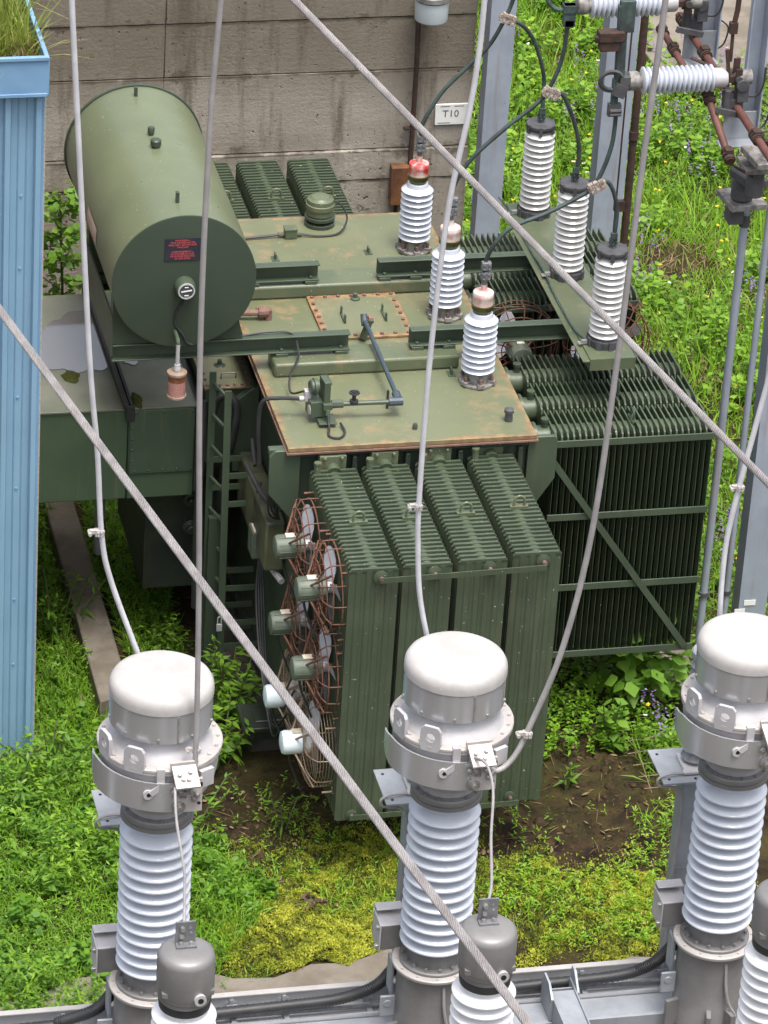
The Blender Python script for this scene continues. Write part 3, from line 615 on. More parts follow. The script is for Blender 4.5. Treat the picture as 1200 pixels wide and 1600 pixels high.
# ---- bushings
def sheds(prof, rs, rc, z0, n, p, drop=.012):
    for k in range(n):
        z = z0 + k * p; prof += [(rc, z), (rc + .005, z + p * .06), (rs - .012, z + p * .09 - drop), (rs - .002, z + p * .10 - drop), (rs, z + p * .18 - drop), (rs - .005, z + p * .25 - drop), (rc + .016, z + p * .42), (rc, z + p * .55)]
    return prof
def lv_bushing(x, y, capmat, lab):
    b = MB().mat('dirty_base'); b.lathe([(.10, 0), (.10, .015), (.098, .05), (.096, .13)], (x, y, H), n=32)
    for i in range(6):
        a = math.pi / 6 + i * math.pi / 3; px, py = x + .122 * math.cos(a), y + .122 * math.sin(a); b.obox((px, py, H + .03), (.06, .055, .03), (0, 0, a))
        b.mat('bolt_rust'); b.cyl((px, py, H + .045), (px, py, H + .085), .014, n=6); b.mat('dirty_base')
    b.lathe([(.135, 0), (.14, .006), (.14, .022), (.13, .026)], (x, y, H), n=32)
    o = part(b, 'bushing', None); o['label'] = lab
    P = MB(); pr = [(.085, H + .125)]; sheds(pr, .1345, .092, H + .135, 9, .0535); pr += [(.085, H + .625), (.06, H + .635)]; P.lathe(pr, (x, y, 0), n=44); part(P, 'porcelain', 'porc', parent=o, smooth=50)
    m = MB(); m.lathe([(.066, H + .60), (.075, H + .645), (.088, H + .668), (.09, H + .70), (.08, H + .705)], (x, y, 0), n=28); part(m, 'sealing_cup', 'olive_cup', parent=o)
    m = MB(); m.lathe([(.082, H + .70), (.082, H + .765), (.084, H + .768), (.084, H + .79), (.08, H + .805), (.055, H + .815), (.025, H + .82), (.024, H + .87)], (x, y, 0), n=28); part(m, 'painted_cap', capmat, parent=o)
    m = MB(); m.cyl((x, y, H + .86), (x, y, H + .93), .022, n=12)
    for dz in (0, .085): m.obox((x, y - .02, H + .955 + dz), (.075, .05, .07)); m.bolts((x, y - .045, H + .955 + dz), .028, 4, (0, -1, 0), .009, .012, .785)
    m.cyl((x - .05, y, H + .955), (x + .05, y, H + .955), .008, n=6); part(m, 'terminal_clamp', 'terminal', .004, parent=o)
    return o
lv_bushing(-.262, 3.246, 'red', 'bushing with bright red cap'); lv_bushing(-.272, 2.046, 'pink', 'bushing with faded pink cap, between the others'); lv_bushing(-.272, .896, 'pink', 'bushing with worn white and red cap, nearest the front')
# platform and grey bushings on the right
m = MB(); m.box(.56, .93, .60, 3.42, 3.197, 3.21); m.box(.56, .572, .60, 3.42, 3.11, 3.196); m.box(.918, .93, .60, 3.42, 3.11, 3.196); m.box(.573, .917, .60, .612, 3.11, 3.196)
m.box(.50, .559, .60, 3.42, 3.187, 3.196); part(m, 'bushing_platform', 'green_old')
def hv_bushing(x, y):
    z = 3.21; b = MB(); b.lathe([(.125, 0), (.13, .01), (.13, .06), (.115, .065), (.09, .11)], (x, y, z), n=32)
    for i in range(8):
        a = i * math.pi / 4 + .2; b.obox((x + .132 * math.cos(a), y + .132 * math.sin(a), z + .035), (.02, .045, .07), (0, 0, a))
    o = part(b, 'bushing', 'dirty_iron')
    P = MB(); pr = [(.085, z + .07)]; sheds(pr, .128, .088, z + .10, 13, .0535); pr += [(.083, z + .80)]; P.lathe(pr, (x, y, 0), n=44); part(P, 'porcelain', 'porc_w', parent=o, smooth=50)
    m = MB(); m.lathe([(.095, z + .785), (.110, z + .79), (.112, z + .815), (.122, z + .818), (.122, z + .838), (.116, z + .846), (.03, z + .852), (.03, z + .86)], (x, y, 0), n=32)
    for i in range(6): a = i * math.pi / 3 + .3; m.obox((x + .118 * math.cos(a), y + .118 * math.sin(a), z + .81), (.02, .03, .075), (0, 0, a))
    part(m, 'metal_cap', 'dirty_iron', parent=o)
    m = MB(); m.cyl((x, y, z + .85), (x, y, z + .96), .014, n=8); m.obox((x, y, z + .90), (.06, .03, .05)); m.obox((x, y - .01, z + .955), (.05, .03, .05)); m.bolts((x, y - .02, z + .90), .022, 3, (0, -1, 0), .008, .014); part(m, 'stud', 'verdigris', parent=o)
    return o
hv0 = hv_bushing(.735, .86)
dup(hv0, parent=T, delta=(.0, 1.19, 0)); dup(hv0, parent=T, delta=(.005, 2.33, 0))
m = MB(); m.tube(spl([(.50, 3.45, 3.25), (.545, 3.2, 3.225), (.55, 2.6, 3.205), (.56, 2.1, 3.225), (.55, 1.6, 3.205), (.56, 1.1, 3.215), (.60, .86, 3.24)]), .008, 6); part(m, 'earth_wire', 'verdigris')
m = MB()
for yy in (.86, 2.05, 3.2): m.obox((.575, yy, 3.235), (.05, .03, .03)); m.obox((.54, yy, 3.225), (.03, .05, .006))
part(m, 'earth_clamp', 'bolt')
# ---- devices on the cover
m = MB().mat('green_old'); m.lathe([(.10, .10), (.115, .105), (.115, .16), (.125, .163), (.125, .20), (.115, .205), (.112, .24), (.08, .255), (.075, .262), (.03, .27), (.001, .27)], (-.955, 3.80, H), n=36)
m.mat('green_dark'); m.lathe([(.13, 0), (.13, .03), (.12, .035), (.08, .04), (.08, .06), (.13, .065), (.13, .09), (.10, .10)], (-.955, 3.80, H), n=36); m.bolts((-.955, 3.80, H + .03), .115, 8)
prd = part(m, 'relief_valve', None)
m = MB(); m.tube(spl([(-.85, 3.76, 3.13), (-.78, 3.76, 3.09), (-.74, 3.7, 2.99), (-.83, 3.58, 2.92), (-1.0, 3.55, 2.912), (-1.19, 3.58, 2.93)]), .009, 6); m.tube([(-1.27, 3.58, 2.935), (-1.45, 3.57, 2.925), (-1.95, 3.53, 2.915)], .012, 6); part(m, 'control_cable', 'black')
m = MB(); m.obox((-1.25, 3.58, 2.945), (.10, .09, .075)); m.obox((-1.25, 3.58, 2.985), (.11, .10, .01)); m.cyl((-1.35, 3.58, 2.93), (-1.15, 3.58, 2.93), .022, n=8); part(m, 'cable_box', 'green_old')
# gas relay with its pipework
g = MB().mat('green'); g.obox((-1.655, .44, 3.02), (.16, .14, .13), (0, 0, .1)); g.obox((-1.61, .42, 3.16), (.05, .14, .20), (0, 0, .1)); g.lathe([(.058, 0), (.058, .06), (.045, .07)], (-1.66, .44, 3.19), (-1, -.1, 0), 20); g.lathe([(.07, 0), (.07, .02)], (-1.70, .43, 3.19), (1, .1, 0), 20)
g.obox((-1.60, .36, 2.935), (.14, .16, .012)); g.cyl((-1.62, .40, 2.90), (-1.62, .40, 2.96), .02, n=10); g.obox((-1.60, .345, 3.06), (.07, .05, .05)); g.lathe([(.02, 0), (.02, .05)], (-1.60, .33, 3.04), (0, -.3, -1), 10)
g.mat('alu'); g.obox((-1.735, .47, 3.10), (.05, .06, .09)); g.cyl((-1.76, .47, 3.07), (-1.80, .47, 3.07), .022, n=10); g.lathe([(.04, 0), (.04, .005)], (-1.738, .36, 3.03), (-1, -.1, 0), 16)
relay = part(g, 'gas_relay', None, .006)
m = MB(); m.tube(spl([(-1.79, .47, 3.07), (-1.95, .50, 3.07), (-2.08, .52, 3.03), (-2.10, .52, 2.8), (-2.08, .5, 2.5)]), .017, 8); part(m, 'relay_conduit', 'black', parent=relay)
m = MB(); m.tube(spl([(-1.60, .31, 3.01), (-1.60, .25, 2.94), (-1.62, .14, 2.912), (-1.55, .10, 2.912), (-1.49, .18, 2.915), (-1.50, .30, 2.93)]), .010, 8); m.tube(spl([(-1.70, .50, 3.14), (-1.74, .62, 3.05), (-1.80, .78, 2.96), (-1.78, .92, 3.03), (-1.70, 1.08, 3.06), (-1.66, 1.2, 3.08), (-1.70, 1.3, 3.20), (-1.9, 1.31, 3.22), (-2.15, 1.31, 3.19), (-2.33, 1.25, 3.24)]), .009, 6); part(m, 'control_cable', 'black')
m = MB().mat('blue_pipe'); m.tube([(-1.06, .41, 3.035), (-1.02, .44, 3.04), (-1.02, .50, 3.045), (-1.03, 1.6, 3.10), (-1.03, 1.68, 3.08)], .018, 10); m.cyl((-1.03, 1.64, 3.06), (-1.03, 1.70, 3.13), .028, n=10); m.cyl((-.99, .41, 3.035), (-1.10, .41, 3.035), .035, n=10); m.cyl((-1.02, .42, 3.04), (-1.02, .52, 3.045), .034, n=10)
m.mat('green'); m.tube([(-1.10, .41, 3.035), (-1.52, .43, 3.03)], .020, 10); m.cyl((-1.55, .43, 3.03), (-1.46, .43, 3.03), .034, n=8); m.cyl((-1.03, 1.68, 2.925), (-.98, 1.68, 3.09), .03, n=10); m.mat('gasket'); m.cyl((-.99, 1.70, 3.08), (-.95, 1.70, 3.08), .034, n=8)
m.mat('black'); m.tube([(-1.075, .55, 2.9), (-1.075, .55, 3.06)], .010, 6)
pipe = part(m, 'oil_pipe', None, label='blue grey pipe running back from the relay to the manhole')
m = MB(); m.lathe([(.035, 3.03), (.035, 3.06), (.016, 3.065), (.016, 3.11)], (-1.375, .42, 0), n=10); m.ring((-1.375, .42, 3.125), .036, (0, 0, 1), .008, 16)
for a in range(3): m.bar((-1.375 - .034 * math.cos(a * 1.05), .42 - .034 * math.sin(a * 1.05), 3.125), (-1.375 + .034 * math.cos(a * 1.05), .42 + .034 * math.sin(a * 1.05), 3.125), .008, .008)
part(m, 'valve_wheel', 'black', parent=pipe)
m = MB()
for x, y in ((-1.454, 1.02), (-.445, 1.05), (-.655, 3.23), (-1.454, 3.19)): m.box(x - .006, x + .006, y - .03, y + .03, 2.9, 2.955); m.box(x - .03, x + .03, y - .045, y + .045, 2.9, 2.906)
part(m, 'cover_lug', 'green')
m = MB(); m.lathe([(.02, 0), (.022, .03), (.012, .05)], (-.93, .20, 2.9), n=8); m.lathe([(.034, 0), (.03, .07), (.04, .075), (.04, .10), (.02, .11)], (-.17, .25, 2.9), n=10); part(m, 'thermometer_pocket', 'dirty_iron')
m = MB(); m.tube([(-1.96, 2.14, 2.965), (-1.80, 2.13, 2.965)], .026, 10); m.cyl((-1.80, 2.13, 2.965), (-1.72, 2.13, 2.965), .04, n=10); m.cyl((-1.72, 2.13, 2.99), (-1.72, 2.13, 2.90), .032, n=10); m.box(-1.80, -1.74, 2.2, 2.24, 2.9, 2.96); part(m, 'pipe_elbow', 'gasket')
# ---- left side: turret plate, chamber, side beam, cabinet, ladder
m = MB(); m.box(-2.31, -1.90, 1.66, 2.24, 2.53, 2.55); tp = part(m, 'turret_cover', 'turret', .004); recenter(tp, (-2.105 - .0, 1.95 - .0, 2.55))
m = MB()
for i in range(6): m.lathe([(.014, 0), (.013, .012), (.001, .018)], (-1.93, 1.70 + i * .1, 2.55), n=6); m.lathe([(.014, 0), (.013, .012), (.001, .018)], (-2.28, 1.70 + i * .1, 2.55), n=6); m.lathe([(.014, 0), (.013, .012), (.001, .018)], (-2.24 + i * .06, 1.69, 2.55), n=6)
part(m, 'cover_bolt', 'bolt_rust', parent=tp)
m = MB(); m.tube([(-2.15, 1.81, 2.55), (-2.15, 1.81, 2.60), (-2.03, 1.81, 2.60), (-2.03, 1.81, 2.55)], .007, 6); m.lathe([(.05, 0), (.045, .004), (.02, .01), (.018, .05), (.001, .055)], (-2.12, 2.04, 2.55), n=10); part(m, 'cover_handle', 'green_dark', parent=tp)
m = MB(); m.box(-2.29, -1.87, 1.69, 2.6, 1.85, 2.528); m.prism([(-2.07, 1.80), (-1.87, 1.80), (-1.87, 2.56), (-1.92, 2.56), (-2.10, 2.42)], 'y', 1.61, 1.688); part(m, 'cable_turret', 'green', .006)
m = MB(); m.box(-2.03, -1.87, .38, 1.55, 1.58, 2.02); part(m, 'side_beam', 'beam_top', .02)
m = MB(); m.box(-2.70, -2.05, 2.0, 3.3, .5, 1.5)
for z in (1.34, 1.08): m.lathe([(.07, 0), (.07, .03), (.04, .04), (.04, .09), (.001, .09)], (-2.32, 2.0, z), (0, -1, 0), 16)
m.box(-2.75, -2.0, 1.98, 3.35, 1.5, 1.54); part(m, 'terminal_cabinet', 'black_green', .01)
lad = MB(); lad.bar((-2.265, 1.47, .12), (-2.285, 1.47, 2.80), .055, .014, (0, 1, 0)); lad.bar((-2.185, 1.18, .12), (-2.215, 1.18, 2.78), .055, .014, (0, 1, 0)); ladder = part(lad, 'ladder', 'green')
m = MB()
for k in range(9): z = .42 + k * .285; m.bar((-2.268 - z * .003, 1.465, z), (-2.188 - z * .005, 1.185, z), .022, .022)
part(m, 'rung', 'green', parent=ladder)
m = MB()
for z in (2.0, 1.74, .95, .40, .62): m.bar((-2.2, 1.19, z), (-1.88, 1.19, z), .05, .012, (0, 1, 0)); m.bar((-2.27, 1.47, z), (-1.88, 1.47, z), .05, .012, (0, 1, 0))
part(m, 'standoff', 'green', parent=ladder)
m = MB(); m.box(-2.30, -2.20, 1.30, 1.36, .12, 1.55); part(m, 'ladder_guard', 'green_dark', parent=ladder)
m = MB(); m.obox((-2.215, 1.13, .62), (.045, .02, .06)); m.tube([(-2.23, 1.13, .65), (-2.23, 1.13, .71), (-2.215, 1.13, .725), (-2.20, 1.13, .71), (-2.20, 1.13, .65)], .005, 6); part(m, 'padlock', 'alu', parent=ladder)
m = MB(); m.tube(spl([(-2.16, 1.60, 1.2), (-2.14, 1.58, 1.8), (-2.08, 1.56, 2.2), (-2.06, 1.58, 2.40), (-2.12, 1.62, 2.50), (-2.22, 1.62, 2.46), (-2.26, 1.6, 2.25)]), .036, 10); m.tube(spl([(-2.33, 1.55, 2.5), (-2.34, 1.52, 2.2), (-2.36, 1.5, 1.4), (-2.35, 1.5, .6)]), .032, 8); part(m, 'black_hose', 'black')
m = MB(); m.tube(spl([(-1.99, .45, 2.40), (-1.98, .40, 2.62), (-1.95, .28, 2.60), (-1.94, .24, 2.40), (-1.95, .26, 2.2)]), .020, 8); m.tube(spl([(-1.97, .25, 2.22), (-2.04, .5, 2.2), (-2.10, .9, 2.26)]), .022, 8); m.tube(spl([(-2.02, .95, 2.22), (-2.0, 1.2, 2.32)]), .018, 8)
for k in range(4): m.tube(spl([(-1.98 - .02 * k, .30, 2.52), (-2.0 - .015 * k, .26, 2.35 - .05 * k), (-1.95, .3, 2.1)]), .009, 6)
part(m, 'side_cable', 'black')
b = MB().mat('motor_green'); b.box(-2.06, -1.94, .72, .90, 1.50, 1.73); b.mat('tag'); b.box(-2.045, -1.955, .74, .88, 1.731, 1.736); b.mat('alu'); b.tube(spl([(-1.97, .70, 1.60), (-1.95, .60, 1.53), (-1.90, .3, 1.53)]), .028, 8); fb = part(b, 'fan_control_box', None, .005)
m = MB()
for k, (dx, end) in enumerate(((0, -.45), (.02, -.7), (.04, -.9), (.06, -1.0))): m.tube(spl([(-2.0 + dx * .4, .72, 1.50), (-2.03 + dx, .62, 1.2), (-2.04 + dx, .3, .8 - .05 * k), (-2.03, -.1 + end * .2, .45 + .1 * k), (-2.02, end, .62 + .33 * k)], 7), .009, 6)
m.tube(spl([(-2.0, .8, 1.72), (-2.02, .85, 1.95), (-1.98, .9, 2.1)]), .014, 6); part(m, 'fan_cable', 'black')
# ---- cooling fans
def fan(p, ax, kind):
    p = Vector(p); ax = Vector(ax); up = Vector((0, 0, 1)); sdv = ax.cross(up); R = .355
    b = MB(); mm = {'rust': 'motor_green', 'white': 'motor_white'}[kind]; wm = {'rust': 'rust_wire', 'white': 'guard'}[kind]
    b.mat(wm)
    if kind == 'rust':
        for r, d in ((R, .0), (R + .005, .07), (R, .15), (.29, -.035), (.22, -.055), (.14, -.06)): b.ring(p + ax * d, r, ax, .0055, 32, 5)
        nb, wr = 14, .0055
    else:
        for k in range(13): b.ring(p + ax * (-.06 + .06 * (k / 12) ** 2), .08 + (R - .08) * k / 12, ax, .0028, 36, 4)
        for k in range(6): b.ring(p + ax * (.02 + .024 * k), R + .006, ax, .003, 36, 4)
        nb, wr = 10, .0045
    for i in range(nb):
        a = 2 * math.pi * i / nb + .1; e = sdv * math.cos(a) + up * math.sin(a)
        b.tube([p + e * .10 - ax * .06, p + e * .24 - ax * .055, p + e * .30 - ax * .035, p + e * R, p + e * (R + .006) + ax * .07, p + e * R + ax * .15], wr, 5)
    for i in range(4):
        a = math.pi / 4 + i * math.pi / 2; e = sdv * math.cos(a) + up * math.sin(a); b.tube([p + e * .08 - ax * .12, p + e * (R + .01) - ax * .0], .009, 6); b.tube([p + e * (R - .02) + ax * .14, p + e * (R + .06) + ax * .155], .010, 6); b.tube([p + e * (R + .055) + ax * .06, p + e * (R + .055) + ax * .30], .010, 6)
    o = part(b, 'cooling_fan', None); o['label'] = {'rust': 'rusty wire cage fan with green motor', 'white': 'newer fan with pale blue motor and fine guard'}[kind]
    m = MB().mat(mm); L = .19; c0 = p - ax * .19
    m.lathe([(.05, -.03), (.085, -.02), (.094, .0), (.094, L), (.08, L + .015), (.02, L + .02), (.02, L + .1)], c0, ax, 24)
    for i in range(10):
        a = i * .628; e = sdv * math.cos(a) + up * math.sin(a)
        if kind == 'rust': m.bar(c0 + e * .094, c0 + e * .094 + ax * L, .006, .008, e)
    m.mat('tag'); tg = c0 + up * .098 + ax * .1; m.obox(tg, (.085, .06, .006) if abs(ax.x) > .5 else (.06, .085, .006))
    if kind == 'white': m.mat('rustbox'); m.obox(c0 - sdv * .093 + ax * .09 * (1 if ax.x > 0 else 1) + up * .0, (.10, .02, .05)); m.mat('tag'); m.obox(c0 + sdv * -.096 + ax * .09 + up * .015, (.085, .02, .03)); m.mat('rust'); m.cyl(c0 + ax * .1 - up * .09, c0 + ax * .1 - up * .12, .02, n=8)
    m.mat('black'); m.tube(spl([c0 + ax * .04 - up * .09, c0 + ax * .06 - up * .2, c0 + ax * .14 - up * .42 + sdv * .05]), .010, 6)
    part(m, 'motor', None, parent=o)
    m = MB()
    for i in range(4):
        a = i * math.pi / 2 + .35; e = sdv * math.cos(a) + up * math.sin(a); t = ax.cross(e)
        vs = []; st = [(.05, .03, .5), (.13, .06, .55), (.22, .075, .42), (.29, .06, .3), (.315, .02, .25)]
        for r, hw, tw in st:
            for s in (-1, 1): vs.append(p + ax * .05 + e * r + (t * math.cos(tw) + ax * math.sin(tw)) * hw * s)
        n0 = len(vs); vs += [v + ax * .004 for v in vs]; fs = []
        for k in range(4): fs += [(2 * k, 2 * k + 1, 2 * k + 3, 2 * k + 2), (n0 + 2 * k, n0 + 2 * k + 2, n0 + 2 * k + 3, n0 + 2 * k + 1)]
        m.add(vs, fs)
    m.lathe([(.045, 0), (.045, .05), (.02, .06)], p + ax * .02, ax, 14); part(m, 'fan_blade', 'blade', parent=o)
    return o
fa = fan((-1.935, -.50, 2.33), (1, 0, 0), 'rust'); dup(fa, parent=T, delta=(.03, -.68, .03)); dup(fa, parent=T, delta=(0, .03, -.70)); dup(fa, parent=T, delta=(.03, -.68, -.67))
fw = fan((-1.94, -.45, .95), (1, 0, 0), 'white'); dup(fw, parent=T, delta=(.0, -.66, .0))
fr = fan((.42, 2.26, 2.46), (0, 1, 0), 'rust'); dup(fr, parent=T, delta=(.78, -.03, 0))

# ================================================================== bus duct towards the shed
D = thing('bus_duct', (-3, 2.6, 1.5), 'large green sheet metal duct with puddled top between the blue building and the transformer', 'duct')
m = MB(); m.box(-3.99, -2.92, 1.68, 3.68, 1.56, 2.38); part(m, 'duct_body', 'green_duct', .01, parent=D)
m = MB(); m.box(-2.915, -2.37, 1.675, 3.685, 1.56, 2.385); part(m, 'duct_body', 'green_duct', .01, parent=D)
m = MB(); m.box(-2.905, -2.38, 1.655, 1.674, 1.80, 2.383); part(m, 'access_panel', 'panel', .004, parent=D, label='riveted panel streaked with yellow stains')
m = MB()
for i in range(5): m.lathe([(.012, 0), (.001, .008)], (-2.86 + i * .115, 1.655, 2.355), (0, -1, 0), 8); m.lathe([(.012, 0), (.001, .008)], (-2.86 + i * .115, 1.655, 1.825), (0, -1, 0), 8)
for i in range(5): m.lathe([(.012, 0), (.001, .008)], (-2.885, 1.655, 1.92 + i * .1), (0, -1, 0), 8)
part(m, 'rivets', 'green_dark', parent=D)
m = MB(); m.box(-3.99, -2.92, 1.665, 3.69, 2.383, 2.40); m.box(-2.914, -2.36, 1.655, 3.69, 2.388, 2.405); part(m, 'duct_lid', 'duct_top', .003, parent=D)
m = MB(); m.box(-2.965, -2.925, 1.64, 3.72, 2.401, 2.455); m.box(-2.91, -2.885, 1.64, 3.72, 2.406, 2.44); m.box(-2.98, -2.87, 3.69, 3.75, 2.36, 2.47); m.box(-2.945, -2.875, 1.63, 1.653, 2.3, 2.44); part(m, 'joint_strip', 'black', .004, parent=D)
m = MB(); m.box(-2.368, -2.33, 1.67, 3.6, 1.6, 2.41); m.box(-2.329, -2.30, 1.70, 3.5, 1.65, 2.38); part(m, 'joint_flange', 'dirty_iron', .004, parent=D)
m = MB(); m.cyl((-2.84, 3.38, .05), (-2.84, 3.38, 1.56), .045, n=14); part(m, 'support_leg', 'alu', parent=D)
def blob(cxp, cyp, rx, ry, z, seed, h=.004):
    r = random.Random(seed); ph = [r.uniform(0, 6.28) for _ in range(8)]; pts = []
    for i in range(120):
        a = 2 * math.pi * i / 120; k = 1 + .20 * math.sin(2 * a + ph[0]) + .13 * math.sin(3 * a + ph[1]) + .06 * math.sin(5 * a + ph[2]) + .035 * math.sin(8 * a + ph[3]) + .012 * math.sin(13 * a + ph[4]); pts.append((cxp + rx * k * math.cos(a), cyp + ry * k * math.sin(a)))
    m = MB(); m.prism(pts, 'z', z, z + h); return m
def clipx(mb, lo, hi):
    mb.v = [(min(max(a, lo), hi), b, c) for a, b, c in mb.v]; return mb
tag(clipx(blob(-3.20, 2.80, .30, .60, 2.4025, 21), -3.98, -2.968).build('water', 'water'), kind='structure'); tag(clipx(blob(-2.83, 2.95, .11, .52, 2.4075, 33), -2.883, -2.40).build('water', 'water'), kind='structure')

def moss_bit(x, y, rx, ry):
    m = MB(); n = 14; m.add([(x + rx * math.cos(6.283 * i / n) * (1 + .2 * math.sin(i * 2.3)), y + ry * math.sin(6.283 * i / n) * (1 + .2 * math.cos(i * 1.7)), 2.405) for i in range(n)] + [(x + .6 * rx * math.cos(6.283 * i / n), y + .6 * ry * math.sin(6.283 * i / n), 2.43) for i in range(n)] + [(x, y, 2.44)], [(i, (i + 1) % n, n + (i + 1) % n, n + i) for i in range(n)] + [(n + i, n + (i + 1) % n, 2 * n) for i in range(n)])
    tag(m.build('moss', 'mosspad', smooth=80), kind='stuff')
M_['mosspad'] = paint('dark_moss', (.065, .070, .018), (.035, .042, .014), 40, .95, bump=.8, bsc=120, spec=.1)
moss_bit(-3.30, 2.24, .075, .10); moss_bit(-2.84, 1.78, .05, .13); moss_bit(-3.5, 3.2, .06, .12)
# ================================================================== current transformers
YC, ZT = -5.64, 4.555
CTX = (-3.96, -2.065, -.125)
def make_ct(x, label):
    t = thing('current_transformer', (x, YC, 1.5), label, 'transformer', 'current transformers on the front beam')
    o = (x, YC, ZT); z = lambda k: ZT + k
    MB().lathe([(.325, -.122), (.331, -.116), (.331, -.080), (.326, -.052), (.312, -.028), (.290, -.013), (.262, -.006), (.15, -.001), (.001, 0)], o, n=64).build('dome_cap', 'cap_white', t, 40)
    b = MB(); b.lathe([(.318, -.325), (.326, -.322), (.326, -.120), (.31, -.118)], o, n=64); b.build('metal_band', 'alu_sheet', t, 40)
    b = MB()
    for i in range(9): b.cyl((x + .326 * math.cos(i * .7 + .3), YC + .326 * math.sin(i * .7 + .3), z(-.295)), (x + .334 * math.cos(i * .7 + .3), YC + .334 * math.sin(i * .7 + .3), z(-.295)), .009, n=8)
    b.obox((x + .055, YC - .3255, z(-.222)), (.012, .006, .19)); b.build('band_rivet', 'bolt', t)
    MB().lathe([(.24, -.30), (.262, -.36), (.325, -.45), (.338, -.472)], o, n=56).build('neck', 'alu', t, 50)
    b = MB(); b.lathe([(.33, -.472), (.392, -.470), (.398, -.476), (.398, -.492), (.388, -.496), (.395, -.500), (.395, -.514), (.36, -.518)], o, n=64); b.bolts((x, YC, z(-.472)), .368, 20, br=.013, bh=.014); b.build('head_flange', 'flange_tan', t)
    b = MB(); b.lathe([(.372, -.515), (.374, -.62), (.36, -.70), (.325, -.78), (.265, -.86), (.215, -.91), (.195, -.95), (.19, -1.0)], o, n=56); b.build('head_bowl', 'alu', t, 50)
    # lifting ears on the left of the flange
    for a in (198, 236):
        a = math.radians(a); R = Matrix.Rotation(a + math.pi / 2, 3, 'Z'); c = Vector((x + .385 * math.cos(a), YC + .385 * math.sin(a), z(-.40)))
        n = 20; vs = []; fs = []
        outl = [(-.07, -.11), (.07, -.11), (.07, .04), (.045, .07), (-.045, .07), (-.07, .04)]
        q = MB(); hole = [(.032 * math.cos(k * math.pi / 9), -.01 + .032 * math.sin(k * math.pi / 9)) for k in range(18)]
        def proj(ang):
            best = 9; dx, dy = math.cos(ang), math.sin(ang)
            for i in range(6):
                (x1, y1), (x2, y2) = outl[i], outl[(i + 1) % 6]; y1 += .01; y2 += .01; den = dx * (y2 - y1) - dy * (x2 - x1)
                if abs(den) > 1e-9:
                    tt = (x1 * (y2 - y1) - y1 * (x2 - x1)) / den; ss = (x1 * dy - y1 * dx) / den
                    if tt > 0 and -1e-6 <= ss <= 1 + 1e-6: best = min(best, tt)
            return (best * dx, -.01 + best * dy)
        ow = [proj(k * math.pi / 9) for k in range(18)]
        for th in (-.012, .012):
            for p2 in hole: vs.append(c + R @ Vector((p2[0], th, p2[1])))
            for p2 in ow: vs.append(c + R @ Vector((p2[0], th, p2[1])))
        for k in range(18):
            k2 = (k + 1) % 18; fs += [(k, k2, 18 + k2, 18 + k), (36 + k, 54 + k, 54 + k2, 36 + k2), (18 + k, 18 + k2, 54 + k2, 54 + k), (k2, k, 36 + k, 36 + k2)]
        q.add(vs, fs); q.build('lifting_ear', 'alu', t, 30)
    # curved shield band from the left round to the front
    q = MB(); n = 34; a0, a1 = math.radians(168), math.radians(278); vs = []; fs = []
    for i in range(n + 1):
        f = i / n; a = a0 + (a1 - a0) * f; hh = .105 * min(1, .55 + 2.2 * min(f, .45)); zc = -.64 - .02 * f
        for r in (.412, .424):
            for zz in (zc - hh, zc + hh): vs.append((x + r * math.cos(a), YC + r * math.sin(a), z(zz)))
    for i in range(n):
        k = i * 4; fs += [(k, k + 4, k + 5, k + 1), (k + 2, k + 3, k + 7, k + 6), (k + 1, k + 5, k + 7, k + 3), (k, k + 2, k + 6, k + 4)]
    fs += [(0, 1, 3, 2), (n * 4, n * 4 + 2, n * 4 + 3, n * 4 + 1)]; q.add(vs, fs)
    q.build('shield_band', 'alu_sheet', t, 30)
    # terminal block, brackets and bolts at the front right
    b = MB().mat('flange_tan'); b.obox((x + .085, YC - .47, z(-.475)), (.155, .17, .018), (.45, 0, .06)); b.obox((x + .075, YC - .395, z(-.43)), (.155, .018, .04), (.1, 0, .06)); b.obox((x + .085, YC - .395, z(-.535)), (.12, .03, .11)); b.obox((x + .15, YC - .425, z(-.64)), (.10, .022, .24)); b.obox((x + .10, YC - .43, z(-.71)), (.13, .02, .10))
    b.mat('alu'); b.obox((x - .06, YC - .39, z(-.52)), (.05, .035, .13)); b.obox((x - .09, YC - .40, z(-.60)), (.09, .035, .04), (0, -.7, 0)); b.cyl((x - .135, YC - .41, z(-.635)), (x - .135, YC - .37, z(-.635)), .035, n=12); b.cyl((x - .03, YC - .42, z(-.635)), (x - .03, YC - .37, z(-.635)), .03, n=12); b.obox((x + .235, YC - .36, z(-.56)), (.10, .03, .12), (0, 0, .45))
    b.mat('bolt')
    for dx, dz in ((.02, -.605), (.058, -.605), (.125, -.60), (.165, -.625), (.145, -.655)): b.cyl((x + dx, YC - .44, z(dz)), (x + dx, YC - .465, z(dz)), .018, n=8); b.cyl((x + dx, YC - .465, z(dz)), (x + dx, YC - .475, z(dz)), .011, n=6)
    b.cyl((x + .055, YC - .425, z(-.715)), (x + .055, YC - .45, z(-.715)), .040, n=16); b.cyl((x + .055, YC - .45, z(-.715)), (x + .055, YC - .475, z(-.715)), .020, n=6)
    for dx, dy, dz in ((.045, -.47, -.465), (.065, -.50, -.48), (.115, -.455, -.46), (.10, -.50, -.485)): b.cyl((x + dx, YC + dy, z(dz)), (x + dx, YC + dy - .01, z(dz) + .022), .014, n=8)
    b.mat('hole'); b.cyl((x + .18, YC - .437, z(-.70)), (x + .18, YC - .4385, z(-.70)), .012, n=10); b.cyl((x - .135, YC - .411, z(-.635)), (x - .135, YC - .412, z(-.635)), .014, n=10); b.obox((x + .19, YC - .4375, z(-.56)), (.02, .002, .03))
    b.build('terminal_block', None, t, bevel=.003)
